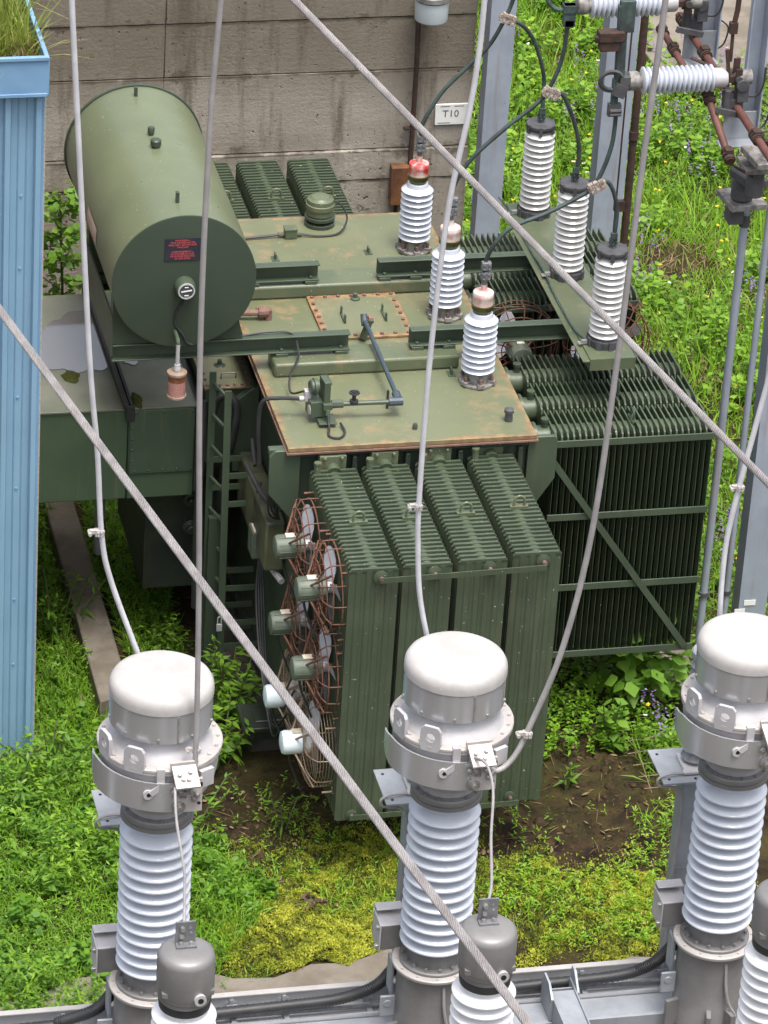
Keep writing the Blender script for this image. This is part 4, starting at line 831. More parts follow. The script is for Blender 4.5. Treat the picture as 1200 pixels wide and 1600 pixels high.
    b = MB(); b.lathe([(.19, -.975), (.226, -.985), (.232, -.995), (.232, -1.025), (.222, -1.03), (.235, -1.034), (.235, -1.06), (.20, -1.075), (.17, -1.09)], o, n=56); b.bolts((x, YC, z(-.99)), .212, 14, br=.013, bh=.02); b.build('collar_ring', 'alu_dark', t, 40)
    P = MB(); pr = [(.150, -2.245), (.150, -2.205)]; n = 13; p = .0845
    for k in range(n):
        zz = -2.185 + k * p; pr += [(.150, zz - .014), (.158, zz - .010), (.222, zz - .022), (.2335, zz - .019), (.2365, zz - .010), (.232, zz - .003), (.19, zz + .013), (.162, zz + .022), (.152, zz + .030)]
    pr += [(.165, -1.10), (.15, -1.08)]; P.lathe(pr, o, n=64); P.build('porcelain', 'porc', t, 55)
    b = MB(); b.lathe([(.178, -2.345), (.178, -2.215), (.172, -2.205)], o, n=48); b.lathe([(.226, -2.372), (.232, -2.366), (.232, -2.352), (.226, -2.346), (.17, -2.344)], o, n=56); b.bolts((x, YC, z(-2.346)), .206, 14, br=.014, bh=.024); b.build('lower_collar', 'alu_dark', t, 40)
    b = MB(); b.lathe([(.24, -2.405), (.272, -2.403), (.276, -2.397), (.276, -2.38), (.270, -2.374), (.2, -2.372)], o, n=64); b.bolts((x, YC, z(-2.374)), .253, 12, br=.009, bh=.01, a0=.4); b.build('base_flange', 'flange_tan', t, 40)
    b = MB(); b.lathe([(.245, -3.05), (.245, -3.0), (.238, -2.99), (.238, -2.404)], o, n=56)
    for a in (195, 255, 285, 345):
        a = math.radians(a); b.obox((x + .27 * math.cos(a), YC + .27 * math.sin(a), z(-2.93)), (.12, .03, .2), (0, 0, a))
    b.build('base_tank', 'alu_dark', t, 40)
    b = MB(); b.tube(spl([(x + .02, YC - .24, z(-2.45)), (x + .03, YC - .255, z(-2.62)), (x + .06, YC - .26, z(-2.76)), (x + .12, YC - .25, z(-2.88)), (x + .12, YC - .24, z(-2.98))]), .011, 6); b.build('earth_wire', 'wire', t)
    b = MB().mat('alu_dark'); b.obox((x - .25, YC + .24, z(-2.29)), (.16, .19, .19)); b.mat('alu'); b.obox((x - .25, YC + .24, z(-2.191)), (.165, .19, .008)); b.obox((x - .25, YC + .342, z(-2.26)), (.18, .012, .24)); b.obox((x - .337, YC + .24, z(-2.29)), (.012, .21, .22)); b.obox((x - .25, YC + .30, z(-2.145)), (.18, .08, .010))
    b.mat('bolt')
    for dz in (-2.21, -2.36): b.obox((x - .35, YC + .16, z(dz)), (.03, .03, .03)); b.cyl((x - .37, YC + .16, z(dz)), (x - .34, YC + .16, z(dz)), .012, n=8)
    b.mat('galv'); b.obox((x - .26, YC + .10, z(-2.55)), (.02, .12, .26)); b.obox((x - .30, YC - .02, z(-2.72)), (.10, .02, .16)); b.cyl((x - .30, YC - .035, z(-2.70)), (x - .30, YC - .02, z(-2.70)), .03, n=12); b.build('secondary_box', None, t, bevel=.008)
    return t
def relabel(t, lab): t['label'] = lab; return t
make_ct(CTX[0], 'leftmost grey and white current transformer with domed head, beside the blue building')
make_ct(CTX[1], 'middle grey and white current transformer with domed head, in front of the green radiators')
make_ct(CTX[2], 'rightmost grey and white current transformer with domed head, cut by the right edge')
# ---- support posts with small insulators behind the current transformers
def make_post(x, label):
    t = thing('insulator_post', (x, -5.0, 0), label, 'insulator post', 'support posts behind the current transformers')
    b = MB(); b.obox((x - .01, -4.98, 3.115), (.42, .42, .014)); b.build('top_plate', 'galv', t)
    b = MB(); 
    for dx, dy in ((-.16, -.16), (.15, -.16), (-.16, .15), (.02, -.17)): b.cyl((x - .01 + dx, -4.98 + dy, 3.1225), (x - .01 + dx, -4.98 + dy, 3.1245), .011, n=8)
    b.build('plate_hole', 'hole', t)
    b = MB(); b.box(x - .045, x + .075, -5.09, -5.078, .1, 3.107); b.box(x - .045, x + .075, -4.96, -4.948, .1, 3.107); b.box(x + .008, x + .02, -5.077, -4.961, .1, 3.107)
    b.box(x - .05, x - .046, -5.09, -4.95, .1, 3.107)
    for z in (2.82, 2.35): b.box(x - .052, x + .077, -5.094, -5.0905, z, z + .01)
    b.build('steel_post', 'galv', t)
    b = MB(); b.obox((x + .06, -4.98, 3.137), (.22, .22, .028)); b.obox((x + .05, -5.09, 3.14), (.22, .05, .02)); b.build('base_shoe', 'alu', t, bevel=.004)
    pr = [(.07, 3.15)]
    for k in range(11): zz = 3.17 + k * .072; pr += [(.07, zz), (.075, zz + .008), (.098, zz + .003), (.102, zz + .012), (.098, zz + .02), (.075, zz + .045), (.07, zz + .06)]
    P = MB(); P.lathe(pr + [(.07, 3.97)], (x + .06, -4.96, 0), n=40); P.build('insulator', 'porc_g', t, 50)
    b = MB(); b.lathe([(.098, 3.96), (.10, 3.97), (.10, 4.01), (.09, 4.02), (.05, 4.022), (.05, 4.06), (.02, 4.07)], (x + .06, -4.96, 0), n=28); b.obox((x + .05, -5.02, 4.16), (.09, .012, .17)); b.obox((x + .05, -5.0, 4.075), (.09, .06, .012)); b.bolts((x + .05, -5.027, 4.16), .045, 4, (0, -1, 0), .012, .014); b.build('insulator_cap', 'galv', t)
    b = MB(); b.tube(spl([(x - .06, -5.10, 3.14), (x - .18, -5.12, 3.15), (x - .245, -5.13, 3.12), (x - .22, -5.12, 3.06), (x - .1, -5.1, 3.02), (x - .055, -5.1, 2.9), (x - .06, -5.1, 2.3), (x - .08, -5.1, 1.8)]), .010, 6); b.build('earth_wire', 'wire', t)
    return t
make_post(-2.12, 'galvanised steel post with square top plate behind the middle current transformer')
make_post(-4.02, 'galvanised steel post with square top plate behind the leftmost current transformer')
make_post(-.22, 'galvanised steel post with ribbed grey insulator behind the rightmost current transformer')
# ---- surge arresters nearest the camera
def make_arrester(x, y, zt, label):
    t = thing('surge_arrester', (x, y, 1.2), label, 'arrester', 'grey capped arresters nearest the camera')
    o = (x, y, zt)
    MB().lathe([(.150, -.335), (.150, -.30), (.160, -.29), (.166, -.26), (.166, -.055), (.158, -.025), (.135, -.008), (.08, -.001), (.001, 0)], o, n=56).build('metal_cap', 'alu_dark', t, 40)
    MB().lathe([(.10, -.40), (.148, -.385), (.153, -.33)], o, n=48).build('cap_seal', 'black', t)
    for a in (215, 325):
        a = math.radians(a); b = MB(); b.prism([(-.07, -.02), (.07, -.02), (.0, .03)], 'z', -.015, .015); Rm = Matrix.Rotation(a + math.pi / 2, 3, 'Z'); b.v = [tuple(Vector((x + .152 * math.cos(a), y + .152 * math.sin(a), zt - .245)) + Rm @ Vector((p[0], -p[1], p[2]))) for p in b.v]; b.build('cap_lug', 'alu_dark', t)
    b = MB()
    b.mat('alu'); b.cyl((x + .055, y - .155, zt - .245), (x + .058, y - .178, zt - .245), .036, n=18); b.mat('hole'); b.cyl((x + .058, y - .1785, zt - .245), (x + .058, y - .180, zt - .245), .018, n=12); b.build('drain_port', None, t)
    b = MB().mat('terminal'); b.obox((x + .0, y + .05, zt + .075), (.115, .012, .15)); b.obox((x + .0, y + .025, zt + .006), (.115, .06, .012)); b.mat('bolt')
    for dx, dz in ((-.02, .11), (-.025, .065), (.025, .11), (.03, .075)): b.cyl((x + dx, y + .044, zt + dz), (x + dx, y + .03 - (.01 if dx < 0 else -.01), zt + dz), .014 if dx < 0 else .008, n=8)
    for dx in (-.03, .03): b.cyl((x + dx, y + .02, zt + .012), (x + dx, y + .02, zt + .03), .012, n=6)
    b.build('terminal_plate', None, t)
    pr = [(.12, -2.6)]; n = 30; p = .0735
    for k in range(n): zz = -2.58 + k * p; pr += [(.122, zz - .010), (.17, zz - .019), (.184, zz - .016), (.187, zz - .007), (.183, zz), (.145, zz + .014), (.124, zz + .026)]
    pr += [(.12, -.372)]; P = MB(); P.lathe(pr, o, n=56); P.build('porcelain', 'porc_s', t, 55)
    return t
M_['porc_s'] = paint('off_white_porcelain', (.70, .705, .72), (.64, .64, .65), 3, .18, streak=.25, streakcol=(.56, .53, .5), spec=.6)
make_arrester(-4.325, -8.6, 4.60, 'grey capped white surge arrester in front of the leftmost current transformer')
make_arrester(-2.60, -8.72, 4.68, 'grey capped white surge arrester in front of the middle current transformer, under the stranded cable')
make_arrester(-.90, -8.85, 4.86, 'grey capped white surge arrester at the lower right edge of the photo')
# ---- front steel work
m = MB(); m.box(-9, 4, -5.62, -5.40, 1.535, 1.55); m.box(-9, 4, -5.632, -5.621, 1.25, 1.55); m.box(-9, 4, -5.62, -5.40, 1.25, 1.262); b = m.build('steel_beam', 'galv', bevel=.003)
tag(b, 'long galvanised channel beam under the current transformers at the foot of the photo', 'beam')
t = thing('cable_tray', (-2.5, -5.2, 1.5), 'long pale metal cable tray with white lip running behind the current transformers', 'cable tray')
m = MB(); m.box(-9, 4, -5.215, -5.205, 1.54, 1.676); m.box(-9, 4, -5.38, -5.216, 1.54, 1.548); m.box(-9, 4, -5.392, -5.381, 1.54, 1.58); m.build('tray_body', 'alu_sheet', t)
m = MB(); m.box(-9, 4, -5.226, -5.178, 1.677, 1.689); m.build('tray_lip', 'cap_white', t, bevel=.003)
m = MB()
for i in range(12): xx = -4.5 + i * .5 + (i % 3) * .07; m.box(xx, xx + .07, -5.24, -5.227, 1.59, 1.62); m.box(xx + .02, xx + .045, -5.235, -5.218, 1.55, 1.66); m.box(xx + .015, xx + .05, -5.39, -5.25, 1.55, 1.565)
m.build('tray_clip', 'galv', t)
m = MB(); m.tube([(-9, -5.30, 1.572), (4, -5.30, 1.572)], .014, 8); tag(m.build('tray_cable', 'terminal'), 'thin grey cable lying in the pale cable tray', 'cable')
t = thing('bracket_beam', (-1.1, -6.5, 1.6), 'short galvanised beam with two upright end plates between the middle and rightmost current transformers', 'beam')
m = MB(); m.box(-1.19, -1.03, -8.2, -5.50, 1.70, 1.712); m.box(-1.20, -1.191, -8.2, -5.38, 1.56, 1.73); m.box(-1.029, -1.02, -8.2, -5.38, 1.56, 1.73); m.build('beam_body', 'galv', t)
m = MB(); m.prism([(-5.36, 1.56), (-5.36, 1.70), (-5.40, 1.80), (-5.52, 1.80), (-5.62, 1.73), (-5.62, 1.56)], 'x', -1.216, -1.201); m.prism([(-5.36, 1.56), (-5.36, 1.72), (-5.38, 1.83), (-5.44, 1.83), (-5.56, 1.73), (-5.56, 1.56)], 'x', -1.019, -1.004); m.box(-1.19, -1.03, -5.46, -5.448, 1.58, 1.698); m.build('end_plate', 'galv', t)
for x, lab, far in ((CTX[0], 'black corrugated hose from the leftmost current transformer to the cable tray', .55), (CTX[1], 'black corrugated hose from the middle current transformer to the cable tray', .9), (CTX[2], 'black corrugated hose from the rightmost current transformer to the cable tray', 1.15)):
    pts = spl([(x - .16, YC + .18, 2.06), (x - .22, -5.40, 1.92), (x - .32, -5.36, 1.77), (x - .55, -5.33, 1.67), (x - far, -5.325, 1.645), (x - far - .5, -5.32, 1.625), (x - far - .9, -5.32, 1.61)], 26)
    m = MB(); P = [Vector(p) for p in pts]; vs = []; mm = 10
    m.tube(pts, .042, 12)
    for i in range(len(pts)):
        k = .88 if i % 2 else 1.0
        for j in range(12): idx = i * 12 + j; v = Vector(m.v[idx]); m.v[idx] = tuple(P[i] + (v - P[i]) * k)
    tag(m.build('corrugated_hose', 'black', smooth=60), lab, 'hose', 'black hoses to the cable tray')

# ================================================================== wires
def wire(name, pts, r, mat, label, cat='cable', group=None, n=10, lobes=0, pitch=.3, clamps=()):
    sp = spl(pts, n); b = MB(); b.tube(sp, r, 10, False, lobes, pitch); o = b.build(name, mat, smooth=60 if not lobes else 25)
    tag(o, label, cat, group)
    for c, sz in clamps:
        c = Vector(c); m = MB(); m.obox(c, (sz, sz * .8, sz * .75), (0, .15, .1)); m.obox(c + Vector((-sz * .75, 0, .01)), (sz * .7, sz * .5, sz * .45)); m.cyl(c + Vector((-sz * 1.1, -sz * .5, 0)), c + Vector((-sz * 1.1, sz * .5, 0)), sz * .22, n=8)
        m.bolts(c + Vector((0, -sz * .4, 0)), sz * .25, 4, (0, -1, 0), sz * .14, sz * .2, .785); m.build('clamp', 'flange_tan', o)
    return o
def lin(p0, p1, n): return [tuple(p0[i] + (p1[i] - p0[i]) * k / n for i in range(3)) for k in range(n + 1)]
wire('stranded_cable', lin((-5.394, -3.56, 7.119), (-2.536, -11.484, 5.127), 4), .026, 'strand', 'thick stranded cable slanting from the left edge down across the front to the bottom right', n=150, lobes=12, pitch=.34)
wire('stranded_cable', lin((-3.622, -4.161, 9.085), (-.494, -8.399, 6.633), 4), .022, 'strand', 'thick stranded cable slanting from the top centre down to the right edge', n=110, lobes=12, pitch=.3)
wire('drop_conductor', [(-4.63, -5.25, 10), (-4.562, -5.25, 8.955), (-4.508, -5.25, 8.139), (-4.404, -5.25, 6.6), (-4.342, -5.25, 5.96), (-4.300, -5.25, 5.35), (-4.235, -5.25, 5.02), (-4.06, -5.26, 4.50), (-4.02, -5.28, 4.38)], .018, 'wire_light', 'pale conductor dropping behind the leftmost white dome, next to the blue building', group='conductors dropping to the current transformers', clamps=(((-4.315, -5.25, 5.37), .055),))
wire('drop_conductor', [(-3.81, -6.0, 10), (-3.834, -6.0, 9.251), (-3.867, -6.0, 8.46), (-3.872, -6.0, 7.052), (-3.823, -6.0, 5.466), (-3.802, -6.0, 4.541), (-3.803, -6.02, 4.115), (-3.815, -6.04, 3.97), (-3.86, -6.06, 3.92), (-3.91, -6.08, 3.96), (-3.925, -6.10, 4.05)], .018, 'wire', 'grey conductor hanging in front of the green drum to the leftmost current transformer', group='conductors dropping to the current transformers', clamps=(((-3.795, -6.0, 4.20), .05),))
wire('drop_conductor', [(-2.09, -5.25, 10), (-2.097, -5.25, 8.87), (-2.111, -5.25, 8.458), (-2.143, -5.25, 8.12), (-2.227, -5.25, 7.488), (-2.275, -5.25, 6.479), (-2.281, -5.25, 5.475), (-2.265, -5.25, 5.099), (-2.232, -5.25, 4.764), (-2.165, -5.26, 4.447), (-2.13, -5.28, 4.35)], .018, 'wire_light', 'pale conductor hanging over the green radiators behind the middle white dome', group='conductors dropping to the current transformers', clamps=(((-2.285, -5.25, 5.42), .05),))
wire('drop_conductor', [(-1.20, -6.0, 10), (-1.219, -6.0, 9.161), (-1.261, -6.0, 8.143), (-1.302, -6.0, 6.821), (-1.36, -6.0, 5.615), (-1.478, -6.0, 4.785), (-1.642, -6.0, 4.225), (-1.75, -6.03, 3.992), (-1.87, -6.07, 3.93), (-1.97, -6.11, 4.05)], .019, 'wire', 'grey conductor curving down from the top right to the front of the middle current transformer', group='conductors dropping to the current transformers', clamps=(((-1.665, -6.01, 4.15), .055),))
wire('drop_conductor', [(.16, -5.25, 8), (.001, -5.25, 6.624), (-.096, -5.25, 5.942), (-.182, -5.25, 5.337), (-.217, -5.25, 4.957), (-.204, -5.25, 4.481), (-.18, -5.27, 4.36)], .018, 'wire_light', 'pale conductor ending behind the rightmost white dome, beside the steel post', group='conductors dropping to the current transformers', clamps=(((-.165, -5.25, 5.42), .05),))
wire('jumper_wire', [(-4.335, -8.55, 4.70), (-4.25, -8.1, 4.62), (-4.08, -7.2, 4.15), (-4.0, -6.5, 4.02), (-3.95, -6.15, 4.03)], .009, 'wire', 'thin grey jumper from the lower left arrester up to the leftmost current transformer', 'wire', 'thin jumpers to the arresters')
wire('jumper_wire', [(-2.61, -8.67, 4.78), (-2.50, -8.35, 4.70), (-2.25, -7.4, 4.36), (-2.03, -6.6, 4.15), (-2.00, -6.3, 4.14), (-2.03, -6.13, 4.08)], .009, 'wire', 'thin grey jumper from the lower middle arrester up to the middle current transformer', 'wire', 'thin jumpers to the arresters')
# black leads from the capped bushings
def clampset(o, c, along):
    c = Vector(c); a = Vector(along).normalized(); m = MB()
    for k in (-1, 0, 1): m.obox(c + a * .042 * k, (.036, .05, .085), (0, math.atan2(-a.z, a.x), 0)); m.cyl(c + a * .042 * k + Vector((0, -.03, .025)), c + a * .042 * k + Vector((0, .03, .025)), .010, n=6); m.cyl(c + a * .042 * k + Vector((0, -.035, -.02)), c + a * .042 * k + Vector((0, .03, -.02)), .010, n=6)
    m.obox(c, (.15, .03, .045), (0, math.atan2(-a.z, a.x), 0)); return m.build('clamp', 'clampm', o)
LR = .0175
o = wire('black_lead', [(-.262, 3.246, 3.84), (-.272, 3.22, 3.95), (-.262, 3.2, 4.09), (-.124, 3.2, 4.354), (.077, 3.2, 4.575), (.252, 3.2, 4.768), (.37, 3.2, 5.008), (.43, 3.2, 5.2), (.5, 3.2, 5.6)], LR, 'lead', 'black lead rising from the bushing with the bright red cap', group='black leads from the capped bushings'); clampset(o, (.385, 3.18, 5.0), (1, 0, -.42))
wire('black_lead', [(.40, 3.2, 4.99), (.52, 3.2, 4.93), (.63, 3.2, 4.783), (.72, 3.2, 4.53), (.745, 3.2, 4.35), (.74, 3.19, 4.14)], LR, 'lead', 'black lead falling to the rear grey bushing top', group='black leads to the grey bushings')
o = wire('black_lead', [(-.272, 2.046, 3.84), (-.285, 2.05, 3.95), (-.25, 2.05, 4.11), (-.123, 2.05, 4.317), (.123, 2.05, 4.559), (.346, 2.05, 4.746), (.451, 2.05, 4.881), (.54, 2.05, 5.14), (.566, 2.05, 5.46)], LR, 'lead', 'black lead rising from the middle capped bushing between the other two', group='black leads from the capped bushings'); clampset(o, (.47, 2.03, 4.86), (1, 0, -.42))
wire('black_lead', [(.49, 2.05, 4.87), (.58, 2.05, 4.82), (.69, 2.05, 4.58), (.745, 2.05, 4.36), (.745, 2.05, 4.14)], LR, 'lead', 'black lead falling to the middle grey bushing top', group='black leads to the grey bushings')
o = wire('black_lead', [(-.272, .896, 3.84), (-.275, .89, 3.97), (-.22, .87, 4.13), (-.091, .87, 4.269), (.158, .87, 4.368), (.405, .87, 4.494), (.549, .87, 4.608), (.651, .87, 4.921), (.665, .87, 5.24)], LR, 'lead', 'black lead rising from the front capped bushing, lowest of the leads', group='black leads from the capped bushings'); clampset(o, (.56, .85, 4.60), (1, 0, .5))
wire('black_lead', [(.59, .87, 4.63), (.65, .87, 4.625), (.71, .87, 4.52), (.745, .87, 4.36), (.74, .86, 4.14)], LR, 'lead', 'black lead falling to the front grey bushing top', group='black leads to the grey bushings')

# ================================================================== disconnect switch on the right
def hins(x0, x1, y, z, ns, name, label):
    t = thing(name, (x0, y, z), label, 'insulator', 'horizontal switch insulators'); ax = (1, 0, 0); L = x1 - x0
    MB().lathe([(.055, 0), (.075, .01), (.075, .08), (.06, .10), (.06, .13)], (x0 - .11, y, z), ax, 28).build('end_cap', 'dirty_base', t)
    pr = [(.06, 0)]; p = L / ns
    for k in range(ns): q = k * p; pr += [(.072, q + .1 * p), (.095, q + .22 * p), (.107, q + .38 * p), (.108, q + .5 * p), (.104, q + .6 * p), (.078, q + .78 * p), (.072, q + .95 * p)]
    P = MB(); P.lathe(pr + [(.06, L)], (x0, y, z), ax, 44); P.build('porcelain', 'porc', t, 55)
    MB().lathe([(.06, -.02), (.078, .0), (.078, .08), (.07, .10), (.03, .105)], (x1, y, z), ax, 28).build('end_cap', 'alu', t)
    b = MB().mat('rust'); b.obox((x1 + .14, y, z - .01), (.10, .06, .05)); b.obox((x1 + .19, y - .04, z), (.05, .02, .16)); b.obox((x1 + .19, y + .04, z + .03), (.05, .02, .22)); b.mat('dirty_iron'); b.cyl((x1 + .19, y - .07, z), (x1 + .19, y + .07, z), .028, n=10); b.mat('dirty_base'); b.cyl((x1 + .2, y, z), (x1 + .30, y, z), .06, n=16); b.build('fork', None, t)
    return t
hins(.84, 1.42, .87, 5.475, 15, 'switch_insulator', 'whole pale ribbed insulator lying level in front of the meadow')
hins(.73, 1.34, 2.05, 5.60, 15, 'switch_insulator', 'pale ribbed insulator lying level at the very top of the photo')
t = thing('switch_jaw', (.65, .87, 5.2), 'dark verdigris bronze switch arm with looped contacts at the pale insulator end', 'switch')
m = MB(); m.obox((.655, .87, 5.80), (.075, .05, .62), (0, -.03, 0)); m.obox((.68, .87, 6.02), (.12, .06, .26)); m.obox((.64, .87, 5.36), (.05, .05, .28)); m.build('contact_arm', 'verdigris', t, bevel=.006)
m = MB(); m.obox((.56, .85, 5.87), (.20, .10, .08)); m.mat('rust'); m.obox((.55, .85, 5.79), (.15, .08, .08)); m.cyl((.46, .85, 5.87), (.47, .85, 5.82), .03, n=8); m.mat('verdigris'); mm_ = m.build('counterweight', None, t, bevel=.006)
m = MB(); m.ring((.60, .84, 5.50), .085, (.15, 1, .2), .014, 24, 8); m.ring((.61, .90, 5.46), .085, (.15, 1, .2), .014, 24, 8); m.obox((.70, .87, 5.49), (.08, .12, .08)); m.obox((.665, .84, 5.42), (.10, .08, .10), (0, .4, 0)); m.obox((.64, .85, 5.25), (.10, .05, .10)); m.cyl((.60, .82, 5.25), (.69, .82, 5.25), .016, n=8); m.cyl((.60, .82, 5.22), (.69, .82, 5.22), .016, n=8); m.build('contact_loops', 'dirty_iron', t)
m = MB(); m.obox((.57, 2.05, 5.52), (.09, .06, .18)); m.obox((.59, 2.05, 5.58), (.15, .08, .06)); m.tube(spl([(.56, 2.05, 5.56), (.45, 2.05, 5.58), (.38, 2.05, 5.66), (.38, 2.05, 5.8)]), .018, 8); m.obox((.57, 2.04, 5.45), (.07, .04, .06)); tag(m.build('switch_contact', 'verdigris'), 'dark bronze contact at the left end of the topmost insulator', 'switch')
# operating pipes, cranks and hanging columns
def pipe(name, pts, r, label, joints=()):
    t = thing(name, pts[0], label, 'pipe', 'rusty switch linkage pipes'); m = MB(); m.tube(pts, r, 12); m.build('pipe_body', 'rust_red', t)
    m = MB()
    for j, d in joints:
        j = Vector(j); d = Vector(d).normalized()
        for k in (-.045, 0, .045): m.cyl(j + d * (k - .014), j + d * (k + .014), r * 1.55, n=14)
        m.cyl(j - d * .07, j + d * .07, r * 1.25, n=12); m.obox(j + Vector((0, 0, r * 1.4)), (r * 2, .08, .03))
    m.build('coupling', 'rust', t); return t
pipe('linkage_pipe', [(1.40, .93, 5.31), (1.445, .38, 5.03)], .030, 'lower rusty linkage pipe below the whole pale insulator', (((1.405, .90, 5.30), (0, -1, -.4)), ((1.445, .40, 5.04), (0, -1, -.4))))
pipe('linkage_pipe', [(1.62, 1.05, 5.24), (1.62, -.1, 5.225)], .032, 'rusty linkage pipe to the right of the whole pale insulator', (((1.62, 1.03, 5.24), (0, -1, 0)), ((1.62, .30, 5.23), (0, -1, 0))))
pipe('linkage_pipe', [(1.45, 2.40, 5.215), (1.45, 1.30, 5.17)], .028, 'rusty linkage pipe running down behind the pale insulators, further left', (((1.45, 2.36, 5.21), (0, -1, 0)), ((1.45, 2.02, 5.2), (0, -1, 0))))
pipe('linkage_pipe', [(1.62, 2.50, 5.285), (1.62, 1.15, 5.27)], .032, 'rusty linkage pipe from the top edge down behind the whole pale insulator', (((1.62, 2.38, 5.285), (0, -1, 0)), ((1.62, 1.75, 5.28), (0, -1, 0))))
def hang(x, y, z0, z1, label):
    t = thing('steel_column', (x, y, z0), label, 'column', 'steel columns of the switch'); m = MB(); m.box(x - .01, x + .10, y, y + .012, z0, z1); m.box(x + .10, x + .112, y - .14, y + .012, z0, z1); m.box(x - .01, x, y - .05, y - .001, z0 + .3, z1); m.build('column_body', 'post_blue', t)
    m = MB().mat('galv'); m.box(x - .17, x + .099, y - .10, y - .09, z0 + .02, z0 + .26); m.box(x - .22, x + .099, y - .24, y - .101, z0 + .02, z0 + .03); m.mat('dirty_iron'); m.obox((x - .10, y - .06, z0 + .32), (.14, .12, .10)); m.obox((x - .05, y - .10, z0 + .45), (.09, .10, .18)); m.cyl((x - .16, y - .1, z0 + .25), (x - .16, y - .1, z0 + .45), .035, n=12); m.obox((x - .16, y - .2, z0 + .3), (.25, .03, .05), (0, .3, .2)); m.cyl((x - .06, y - .16, z0 + .5), (x - .06, y - .05, z0 + .5), .05, n=14); m.build('mounting_bracket', None, t, bevel=.004)
    m = MB(); m.tube(spl([(x + .11, y - .15, z0 + .65), (x + .10, y - .16, z0 + .5), (x + .06, y - .16, z0 + .42), (x - .0, y - .13, z0 + .4)]), .008, 6); m.tube(spl([(x + .12, y - .1, z0 + .35), (x + .19, y - .1, z0 + .28), (x + .17, y - .1, z0 + .15), (x + .12, y - .1, z0 + .1)]), .007, 6); m.build('control_wire', 'black', t)
hang(1.70, .95, 4.93, 7.2, 'blue grey steel column with bracket carrying the whole pale insulator, near the right edge')
hang(1.72, 2.2, 5.06, 7.0, 'blue grey steel column with bracket at the top edge, behind the whole pale insulator')
t = thing('crank_bracket', (1.7, .5, 4.4), 'rusty stacked crank plates on top of the tall pipe at the right edge', 'bracket')
m = MB().mat('dirty_base'); m.obox((1.74, .50, 4.96), (.20, .30, .05), (.1, .1, .2)); m.obox((1.76, .62, 4.84), (.26, .26, .05)); m.obox((1.80, 1.0, 4.36), (.30, .34, .05), (0, 0, .1)); m.mat('dirty_iron'); m.cyl((1.78, .95, 4.40), (1.78, .95, 4.55), .09, n=16); m.cyl((1.76, .62, 4.58), (1.76, .62, 4.83), .07, n=12); m.obox((1.75, 1.0, 4.24), (.12, .14, .14)); m.obox((1.79, .85, 4.62), (.18, .3, .06), (0, 0, .3)); m.build('plates', None, t, bevel=.006)
m = MB(); m.bar((1.47, .42, 4.96), (1.76, .62, 4.72), .05, .016); m.bar((1.70, .3, 5.2), (1.83, .6, 5.0), .05, .02); m.obox((1.78, .6, 4.91), (.14, .10, .06)); m.build('crank_arm', 'rust', t)
m = MB(); m.tube([(1.565, .85, 6.9), (1.55, .85, 6.05), (1.53, .85, 5.9)], .022, 8); m.tube([(1.53, .85, 5.9), (1.535, .85, 5.62)], .014, 6); m.obox((1.53, .85, 5.9), (.06, .05, .09)); m.tube([(1.50, .85, 5.72), (1.53, .84, 5.5)], .016, 6); m.bar((1.30, 1.1, 5.55), (1.56, .9, 5.47), .04, .012); tag(m.build('operating_rod', 'rust'), 'rusty upright operating rod above the right end of the whole pale insulator', 'rod')
# standing pipes and posts
def tallpipe(x, y, z1, r, label, ins=False):
    t = thing('steel_pipe', (x, y, 0), label, 'pipe', 'tall pipes at the right edge'); m = MB(); m.tube([(x, y, 0), (x, y, z1)], r, 14); m.build('pipe_body', 'galv_old', t)
    m = MB(); m.cyl((x, y, .68), (x, y, .72), r * 1.4, n=14); m.cyl((x, y, z1 - .12), (x, y, z1 - .02), r * 1.3, n=14)
    m.build('pipe_collar', 'dirty_iron', t); return t
tallpipe(1.86, 1.05, 4.22, .034, 'tall grey pipe standing right of the green radiators, under the rusty crank plates'); tallpipe(2.06, 1.05, 6.2, .028, 'thin tall grey pipe next to the right edge, right of the other pipe')
def ipost(x, y, wx, wy, z1, name, label, taper=0):
    t = thing(name, (x, y, 0), label, 'post', 'steel posts behind the transformer'); m = MB(); hx, hy = wx / 2, wy / 2
    m.box(x - hx, x - hx + .016, y - hy, y + hy, 0, z1); m.box(x + hx - .016, x + hx, y - hy, y + hy, 0, z1); m.box(x - hx + .0165, x + hx - .0165, y - .006, y + .006, 0, z1)
    m.box(x - hx - .01, x + hx + .01, y - hy - .012, y - hy - .001, 0, z1); m.build('post_body', 'post_blue', t)
    m = MB(); m.obox((x, y, .02), (wx + .2, wy + .2, .04)); m.build('base_plate', 'galv', t); return t
ipost(1.16, 6.25, .21, .2, 6.5, 'steel_post', 'blue grey steel post close to the right end of the concrete wall')
ipost(2.29, 6.25, .26, .22, 6.5, 'steel_post', 'rust streaked blue grey steel post in the meadow, right of the grey bushings')
tagpost = ipost(2.28, 1.1, .22, .2, 6.8, 'steel_post', 'rust streaked steel post with two small tags at the right edge')
m = MB(); m.obox((2.25, .984, .62), (.10, .004, .05)); m.obox((2.17, .984, .54), (.09, .004, .05)); m.build('tag', 'white', tagpost)
m = MB(); m.tube([(2.12, 5.0, 0), (2.12, 5.0, 6.6)], .035, 12); m.cyl((2.12, 5.0, 3.0), (2.12, 5.0, 3.08), .045, n=12); m.obox((2.05, 5.0, 2.35), (.10, .05, .10)); tag(m.build('rusty_pipe', 'rust'), 'thin dark rusty pipe standing beside the streaked steel post in the meadow', 'pipe')
m = MB(); m.tube([(2.03, 5.05, 0), (2.03, 5.05, 6.6)], .008, 6); tag(m.build('thin_conduit', 'rust'), 'very thin dark conduit just left of the dark rusty pipe in the meadow', 'conduit')
